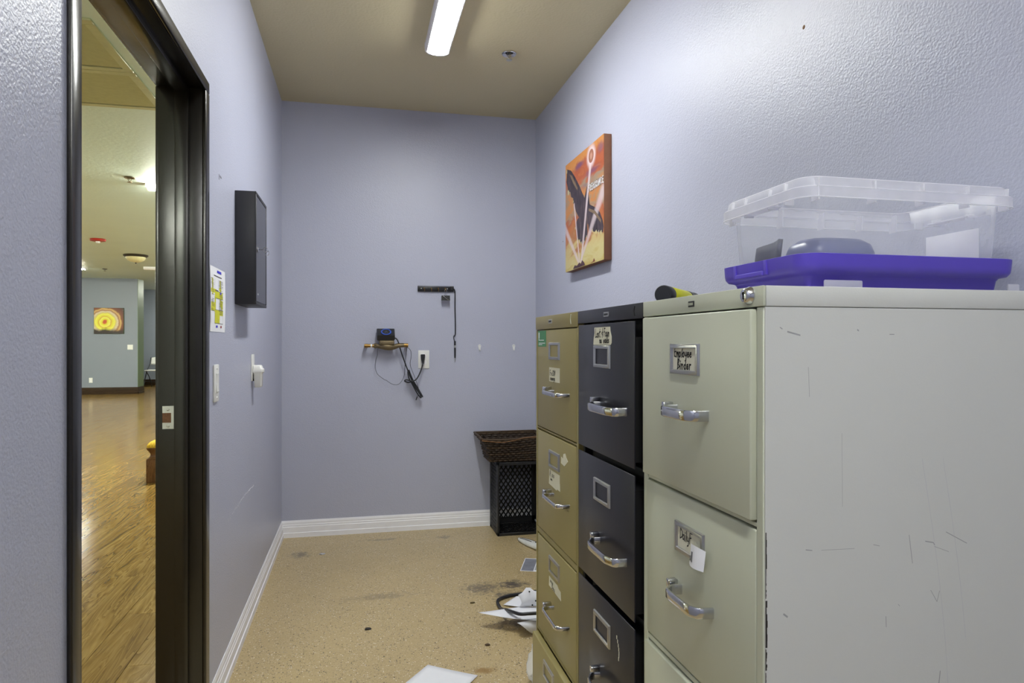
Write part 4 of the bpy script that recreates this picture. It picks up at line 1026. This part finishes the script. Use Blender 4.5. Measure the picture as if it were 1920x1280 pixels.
    obj('cord_tie', MB().tube([(.334, yc-.016, .972), (.352, yc-.018, .965), (.354, yc+.012, .962), (.336, yc+.012, .968)], .003, 6, True), M['black_plastic'], t, smooth=True)
pump()
t = thing('wall_outlet', 'white wall outlet on the back wall that the pump cord is plugged into', 'outlet', (.416, YB, 1.112))
auto(obj('plate', MB().box(.380, .452, YB-.006, YB, 1.053, 1.172, .0025), M['white_plastic'], t))
for z in (1.132, 1.093): obj('socket', MB().lathe([(0, .0015), (.015, .0015), (.017, 0)], (.416, YB-.006, z), (0, -1, 0), 20), M['white_trim'], t)

def key_rack():
    t = thing('key_rack', 'black wooden key rack with four small hooks on the back wall', 'key rack', (.4945, YB, 1.575))
    auto(obj('board', MB().box(.376, .613, YB-.014, YB, 1.5565, 1.594, .003), M['rack'], t))
    obj('top_bevel', MB().box(.379, .600, YB-.0148, YB-.0135, 1.588, 1.5915), simple('grey_bevel_edge', srgb(96, 98, 110), .3), t)
    for x in (.418, .463, .509, .555):
        h = [(x, YB-.012, 1.578), (x, YB-.030, 1.580), (x, YB-.040, 1.574), (x, YB-.041, 1.563), (x, YB-.034, 1.556), (x, YB-.026, 1.558)]
        obj('hook', MB().tube(h, .0016, 8).lathe([(.0042, 0), (.0036, .003), (0, .003)], (x, YB-.014, 1.578), (0, -1, 0), 12), M['brass'], t, smooth=True)
    for x in (.399, .569): obj('screw', MB().lathe([(.004, 0), (.0032, .0015), (0, .0018)], (x, YB-.014, 1.5755), (0, -1, 0), 12), M['steel'], t)
    # binder clip hanging from the fourth hook
    c = thing('binder_clip', 'black binder clip hanging from the last hook of the key rack', 'clip', (.555, YB-.037, 1.50))
    obj('clip_body', MB().prism([(.529, YB-.052, 1.4985), (.529, YB-.022, 1.4985), (.529, YB-.030, 1.530), (.529, YB-.044, 1.530)], (.054, 0, 0)), M['cab_black'], c)
    obj('wire_lever', MB().tube([(.546, YB-.036, 1.527), (.549, YB-.038, 1.548), (.547, YB-.039, 1.562), (.555, YB-.039, 1.568), (.563, YB-.039, 1.562), (.561, YB-.038, 1.548), (.564, YB-.036, 1.527)], .0013, 6), M['chrome'], c, smooth=True)
    obj('wire_lever', MB().tube([(.541, YB-.045, 1.528), (.538, YB-.054, 1.527), (.548, YB-.057, 1.518), (.562, YB-.058, 1.505), (.574, YB-.056, 1.500)], .0013, 6), M['chrome'], c, smooth=True)
    # cord with a pen
    p = thing('pen_on_cord', 'black pen hanging on a thick black cord from the right end of the key rack', 'pen', (.62, YB-.012, 1.10))
    obj('cord', MB().tube([(.592, YB-.020, 1.590), (.606, YB-.021, 1.580), (.617, YB-.019, 1.566), (.621, YB-.012, 1.54), (.6215, YB-.008, 1.45), (.624, YB-.007, 1.36), (.624, YB-.007, 1.285), (.621, YB-.009, 1.272), (.613, YB-.010, 1.262), (.612, YB-.012, 1.252), (.616, YB-.013, 1.238), (.619, YB-.012, 1.226)], lambda q: .0042 if q < .74 else .0026, 8), M['black_plastic'], p, smooth=True)
    obj('cord_knot', MB().box(.588, .612, YB-.024, YB-.013, 1.566, 1.593, .004, 3), M['black_plastic'], p)
    auto(obj('barrel', MB().lathe([(0, 1.233), (.0058, 1.232), (.0060, 1.20), (.0058, 1.14), (.0048, 1.122), (.004, 1.120)], (.6205, YB-.013, 0), (0, 0, 1), 16), M['black_plastic'], p), 50)
    obj('print_band', MB().cyl((.6205, YB-.013, 1.188), (.6205, YB-.013, 1.204), .0063, n=16), M['steel'], p)
    auto(obj('tip', MB().lathe([(.0042, 1.121), (.0022, 1.104), (.0008, 1.096), (0, 1.0945)], (.6205, YB-.013, 0), (0, 0, 1), 14), M['steel'], p), 50)
key_rack()

def utility_hook(x, label):
    t = thing('utility_hook', label, 'hook', (x, YB, 1.185), 'white adhesive wall hooks')
    out = [(.010*math.cos(a*PI/8)*(1.0 if a <= 8 else .72), (.010*math.sin(a*PI/8) if a <= 8 else .030*math.sin(a*PI/8))) for a in range(16)]
    auto(obj('base', MB().prism([(x+a, YB-.006, 1.200+b) for a, b in out], (0, .006, 0)), M['white_plastic'], t), 50)
    obj('hook_arm', MB().tube([(x, YB-.006, 1.188), (x, YB-.015, 1.180), (x, YB-.022, 1.171), (x, YB-.023, 1.178), (x, YB-.021, 1.186)], .0026, 8), M['white_plastic'], t, smooth=True)
    for dx in (-.004, .004): obj('dimple', MB().lathe([(0, .0006), (.0018, .0003), (.002, 0)], (x+dx, YB-.006, 1.201), (0, -1, 0), 8), simple('grey_dimple', srgb(130, 130, 134)), t)
utility_hook(.787, 'small white adhesive hook on the back wall, the left one nearer the outlet')
utility_hook(1.021, 'small white adhesive hook on the back wall, the right one nearer the corner')

# ------------------------------------------------------------------ crate and basket in the corner
def crate():
    x0, x1, y0, y1, z1 = .855, 1.170, 4.155, 4.413, .4646
    t = thing('milk_crate', 'black plastic lattice milk crate on its end in the corner by the back wall', 'crate', ((x0+x1)/2, (y0+y1)/2, 0))
    pl = M['crate']
    def lattice(o_, ux, vx, W, Hh, cell, th, axis_n):
        """diagonal strips inside a W x H panel, clipped to it"""
        m = MB(); o_, ux, vx, nn = Vector(o_), Vector(ux), Vector(vx), Vector(axis_n)
        k = cell*1.45
        def clip(c, sgn):                                    # line v = sgn*1.45*u + c
            pts = []
            for u in (0, W):
                v = sgn*1.45*u+c
                if -1e-9 <= v <= Hh+1e-9: pts.append((u, v))
            for v in (0, Hh):
                u = (v-c)/(sgn*1.45)
                if 1e-9 < u < W-1e-9: pts.append((u, v))
            return sorted(set(pts))[:2] if len(pts) >= 2 else None
        for sgn in (1, -1):
            c = -1.45*W-k
            while c < Hh+1.45*W+k:
                q = clip(c, sgn)
                if q:
                    (ua, va), (ub, vb) = q; L = math.hypot(ub-ua, vb-va)
                    if L > .008:
                        nu, nv = -(vb-va)/L*th/2, (ub-ua)/L*th/2
                        A = [o_+ux*(ua+nu)+vx*(va+nv), o_+ux*(ua-nu)+vx*(va-nv), o_+ux*(ub-nu)+vx*(vb-nv), o_+ux*(ub+nu)+vx*(vb+nv)]
                        m.prism(A, nn*.006)
                c += k
        return m
    b = .020
    # frame: the box's twelve edges and its solid bands
    f = MB()
    for yy in (y0, y1-.012):
        f.box(x0, x1, yy, yy+.012, 0, b*.9, .002, 1).box(x0, x1, yy, yy+.012, z1-b, z1, .002, 1).box(x0, x0+.012, yy, yy+.012, 0, z1, .002, 1).box(x1-.03, x1, yy, yy+.012, 0, z1, .002, 1)
    for xx in (x0, x1-.012):
        f.box(xx, xx+.012, y0, y1, 0, b, .002, 1).box(xx, xx+.012, y0, y1, z1-b, z1, .002, 1)
    f.box(x0, x0+.006, y0+.012, y0+.045, 0, z1).box(x0, x0+.006, y1-.05, y1-.012, 0, z1).box(x1-.006, x1, y0+.012, y0+.045, 0, z1).box(x1-.006, x1, y1-.05, y1-.012, 0, z1)
    f.box(x0+.006, x1-.006, y1-.012, y1-.004, .02, .055).box(x0+.006, x1-.006, y1-.012, y1-.004, z1-.04, z1-.02)
    auto(obj('frame', f, pl, t))
    obj('back_lattice', lattice((x0+.012, y1-.012, .05), (1, 0, 0), (0, 0, 1), x1-x0-.045, z1-.085, .0315, .0082, (0, 1, 0)), pl, t, kind='stuff')
    for xx in (x0, x1-.006):
        obj('side_lattice', lattice((xx, y0+.04, .02), (0, 1, 0), (0, 0, 1), y1-y0-.08, z1-.04, .0315, .0082, (1, 0, 0)), pl, t, kind='stuff')
    for zz in (.004, z1-.012):
        p = lattice((x0+.01, y0+.04, zz), (1, 0, 0), (0, 1, 0), x1-x0-.02, y1-y0-.05, .034, .008, (0, 0, 1))
        obj('end_lattice', p, pl, t, kind='stuff')
        m = MB().box(x0+.01, x0+.085, y0+.012, y0+.05, zz, zz+.006).box(x1-.085, x1-.01, y0+.012, y0+.05, zz, zz+.006).box(x0+.085, x1-.085, y0+.012, y0+.024, zz, zz+.006).box(x0+.085, x1-.085, y0+.038, y0+.05, zz, zz+.006)
        obj('hand_grip', m, pl, t)
crate()

def basket():
    zb, zt = .4656, .624
    t = thing('wicker_basket', 'dark brown tapered wicker basket sitting on the black milk crate', 'basket', (.96, 4.28, zb))
    T = (.748, 1.166, 4.128, 4.412); B = (.815, 1.12, 4.185, 4.385)
    wm = simple('dark_wicker', srgb(52, 39, 27), .6, var=.45, scale=60); wm2 = simple('brown_wicker', srgb(70, 53, 35), .6, var=.4, scale=60)
    def loop(f, n=168):
        x0, x1, y0, y1 = (B[i]+(T[i]-B[i])*f for i in range(4)); z = zb+(zt-zb)*f
        x0 = B[0]+(.790-B[0])*f/.72 if f < .72 else .790+(T[0]-.790)*(f-.72)/.28    # flares at the rim
        # points at even parameter round the rectangle
        per = [(x0, y0, x1, y0), (x1, y0, x1, y1), (x1, y1, x0, y1), (x0, y1, x0, y0)]; out = []
        for s_, (ax, ay, bx, by) in enumerate(per):
            k = n//3 if s_ % 2 == 0 else n//6
            for i in range(k):
                q = i/k; out.append(Vector((ax+(bx-ax)*q, ay+(by-ay)*q, z)))
        return out
    cen = Vector((.96, 4.28, 0))
    def sag(v, f):                                           # front rim dips in the middle
        if v.y < 4.2: v = v.copy(); v.z -= .014*f*max(0, 1-((v.x-.88)/.2)**2)
        return v
    rows = 10
    for r in range(rows):
        f = (r+.5)/rows; lp = loop(f); n = len(lp); pts = []
        for i, v in enumerate(lp):
            d = (v-Vector((cen.x, cen.y, v.z))).normalized()*(.0058*math.cos(PI*(i+.5)/3+PI*r))
            pts.append(sag(v+d, f))
        m = MB().tube(pts, .0070, 6, True, smooth=False)
        obj('weaver', m, wm if r % 3 else wm2, t, smooth=True)
    l0, l1 = loop(0), loop(1); m = MB()
    for i in range(1, len(l0), 3): m.tube([l0[i], loop(.72)[i], sag(l1[i], 1)], .0042, 5, smooth=False)
    obj('stakes', m, wm2, t, kind='stuff')
    obj('base', MB().box(B[0], B[1], B[2], B[3], zb, zb+.006), wm, t)
    obj('rim', MB().tube([sag(v+Vector((0, 0, .003)), 1) for v in loop(1)], .0062, 8, True, smooth=False), wm2, t, smooth=True)
    obj('wire', MB().tube([Vector((.748, 4.120, .612)), Vector((.80, 4.119, .605)), Vector((.88, 4.117, .598)), Vector((.95, 4.119, .607)), Vector((1.03, 4.121, .622)), Vector((1.15, 4.122, .622))], .0022, 6), simple('copper_reed', srgb(132, 92, 54), .5), t, smooth=True)
    obj('lining', MB().rings([[(B[i % 2 if False else 0], 0, 0)] for i in range(0)] or [[(B[0]+.004, B[2]+.004, zb+.003), (B[1]-.004, B[2]+.004, zb+.003), (B[1]-.004, B[3]-.004, zb+.003), (B[0]+.004, B[3]-.004, zb+.003)],
        [(.803, T[2]+.010, zt-.03), (T[1]-.008, T[2]+.010, zt-.03), (T[1]-.008, T[3]-.008, zt-.012), (.803, T[3]-.008, zt-.012)]]), simple('dark_inner_weave', srgb(44, 32, 24), .8), t)
basket()

# ------------------------------------------------------------------ things on the floor
def sheet(name, label, P, n=10, curl=None, mtl=None, holes=None):
    """P: four corners A B C D (bilinear) plus an optional height function"""
    A, B_, C_, D = [Vector(p) for p in P]
    def fn(u, v):
        p = (A*(1-u)+B_*u)*(1-v)+(D*(1-u)+C_*u)*v
        if curl: p = p+Vector(curl(u, v))
        return p
    o = obj(name, MB().grid(fn, n, n), mtl or M['paper'], smooth=True)
    solid(o, .0004)
    tag(o, label, 'paper', 'loose papers on the floor')
    return o, fn
sheet('paper_sheet', 'white paper sheet lying flat on the floor in the foreground', [(.256, 2.561, .0006), (.426, 2.430, .0006), (.256, 2.209, .0006), (.086, 2.340, .0006)], curl=lambda u, v: (0, 0, .004*u*u*(1-v)))
o, fn = sheet('paper_sheet', 'white paper sheet with a long pointed corner lifted off the floor', [(.503, 2.857, .060), (.80, 2.655, .078), (.90, 2.82, .060), (.70, 2.905, .050)], curl=lambda u, v: (0, 0, -.010*math.sin(PI*u)*(1-v)+.008*math.sin(PI*v)*u))
o, fn = sheet('paper_sheet', 'curled white paper sheet with punched holes standing among the papers', [(.692, 2.893, .056), (.87, 2.84, .062), (.865, 2.87, .135), (.690, 2.905, .102)], curl=lambda u, v: (.008*math.sin(PI*v)*(1-u), -.02*math.sin(PI*v), .030*v*math.exp(-((u-.24)/.12)**2)))
for u, v in ((.24, .80), (.36, .45), (.30, .12)):
    p = fn(u, v); obj('punched_hole', MB().lathe([(0, .0012), (.0035, .0012), (.0036, 0)], (p.x-.001, p.y-.003, p.z), (-.3, -1, .3), 10), M['black_hole'], o)
sheet('paper_sheet', 'small white triangle of paper sticking out behind the curled sheet', [(.655, 3.055, .006), (.74, 2.99, .010), (.80, 3.06, .02), (.735, 3.125, .014)])
def roll():
    a, b = Vector((.645, 2.725, .028)), Vector((.92, 2.79, .029)); d = (b-a).normalized(); fr = Vector((d.y, -d.x, 0))
    def fn(u, v):                                            # bent sheet, its round side towards the room
        an = math.radians(100-185*u); st = a+d*(.085*u**1.5)
        return st.lerp(b, v)+(fr*math.cos(an)+Vector((0, 0, 1))*math.sin(an))*(.027-.004*v)
    o = obj('rolled_paper', MB().grid(fn, 30, 6), M['paper'], smooth=True); solid(o, .0005)
    tag(o, 'white paper bent into a roll on the floor below the pointed sheet', 'paper')
roll()
o = obj('cable', MB().tube([(.90, 3.12, .03), (.842, 3.14, .022), (.80, 3.16, .014), (.761, 3.163, .008), (.70, 3.15, .008), (.652, 3.12, .009), (.634, 3.085, .010), (.630, 3.02, .012), (.628, 2.955, .026), (.629, 2.88, .052), (.636, 2.81, .072), (.66, 2.745, .084), (.70, 2.73, .088), (.78, 2.72, .09), (.83, 2.72, .09)], .0072, 10), M['black_plastic'], smooth=True)
tag(o, 'black cable loop lying on the floor under the loose papers', 'cable')
def cd_card():
    t = thing('photo_card', 'glossy grey printed photo card on the floor beside the tan cabinet', 'card', (.95, 3.6, 0))
    d = Vector((.079, .202, 0)).normalized(); r = Vector((d.y, -d.x, 0)); p = Vector((.843, 3.503, .0006))
    obj('card', MB().prism([p, p+r*.15, p+r*.15+d*.215, p+d*.215], (0, 0, .0006)), M['paper'], t)
    q = p+Vector((0, 0, .0008)); 
    obj('photo_print', MB().poly([q+r*.004+d*.006, q+r*.07+d*.006, q+r*.07+d*.205, q+r*.004+d*.205]), simple('grey_photo_print', srgb(140, 142, 152), .25, var=.25, scale=18), t)
    obj('photo_print', MB().poly([q+r*.075+d*.02, q+r*.145+d*.02, q+r*.145+d*.2, q+r*.075+d*.2]), simple('pale_photo_print', srgb(190, 192, 198), .25, var=.5, scale=30), t)
cd_card()
def tool():
    a, b = Vector((.962, 4.035, .012)), Vector((1.05, 3.79, .020)); d = (b-a).normalized(); sd = d.cross(Vector((0, 0, 1))).normalized(); up = sd.cross(d)
    t = thing('hand_tool', 'white handled tool with black grooves on the floor in front of the crate', 'tool', (1.0, 3.93, 0))
    L = (b-a).length
    def ring(q, k=1.0):
        w_ = (.006+.024*min(1, q*2.2)**.6)*k; h_ = .010+.012*min(1, q*2)**.6
        return [a+d*L*q+sd*w_*math.cos(2*PI*i/16)+up*h_*math.sin(2*PI*i/16)*.9 for i in range(16)]
    auto(obj('handle', MB().rings([ring(q) for q in (0, .03, .08, .16, .3, .5, .75, 1)], True, True), simple('white_tool_plastic', srgb(226, 228, 222), .3), t), 60)
    for off in (-.35, .45):
        pts = []
        for q in (.1, .22, .36, .5, .6):
            w_ = .006+.024*min(1, q*2.2)**.6; h_ = .010+.012*min(1, q*2)**.6
            pts.append(a+d*L*q+sd*w_*off*-1+up*h_*.9*math.sqrt(1-off*off))
        obj('groove', MB().tube(pts, .0024, 6), M['black_plastic'], t, smooth=True)
    c = a+d*L*.72+sd*-.004+up*.0205
    obj('rivet', MB().lathe([(.008, -.004), (.008, .002), (.006, .0035), (0, .0035)], c, up, 16), M['black_plastic'], t, smooth=False)
tool()
def bag():
    import mathutils
    m = MB(); nz = mathutils.noise
    bmesh.ops.create_icosphere(m.bm, subdivisions=5, radius=1)
    for v in m.bm.verts:
        p = v.co.copy()
        n1 = nz.fractal(p*1.7+Vector((3, 1, 7)), 1.0, 2.0, 5); n2 = 2.4*abs(nz.noise(Vector((p.x*9.0, p.y*2.2, p.z*3.0))))
        r = 1+.12*n1-.10*n2
        q = Vector((p.x*.185*r, p.y*.33*r, p.z*.072*r))
        q = Vector((q.x+.775+.26*q.y, q.y+2.325, max(q.z+.075, .002)))
        v.co = q
    o = obj('plastic_bag', m, M['bag'], smooth=True)
    tag(o, 'crumpled thin white plastic bag on the floor beside the tan cabinet', 'bag')
bag()
def crumb(x, y, r, label, col, seed):
    rd = random.Random(seed); m = MB(); bmesh.ops.create_icosphere(m.bm, subdivisions=2, radius=r)
    for v in m.bm.verts:
        k = rd.uniform(.6, 1.25); v.co = Vector((v.co.x*k*1.5+x, v.co.y*k+y, max(v.co.z*k*.45+r*.3, 0.0003)))
    tag(obj('debris', m, simple('debris_'+str(seed), col, .8)), label, 'debris', 'bits of debris on the floor')
crumb(.037, 2.932, .010, 'dark crumb of debris in the middle of the floor', srgb(48, 44, 38), 1)
crumb(.507, 2.672, .008, 'brown scrap of debris on the floor below the lifted paper corner', srgb(80, 62, 40), 2)
crumb(-.205, 4.03, .011, 'pale grey fleck of debris near the back left corner of the floor', srgb(190, 190, 194), 3)
crumb(.52, 3.12, .008, 'small brown crumb of debris left of the cable loop', srgb(96, 82, 48), 4)
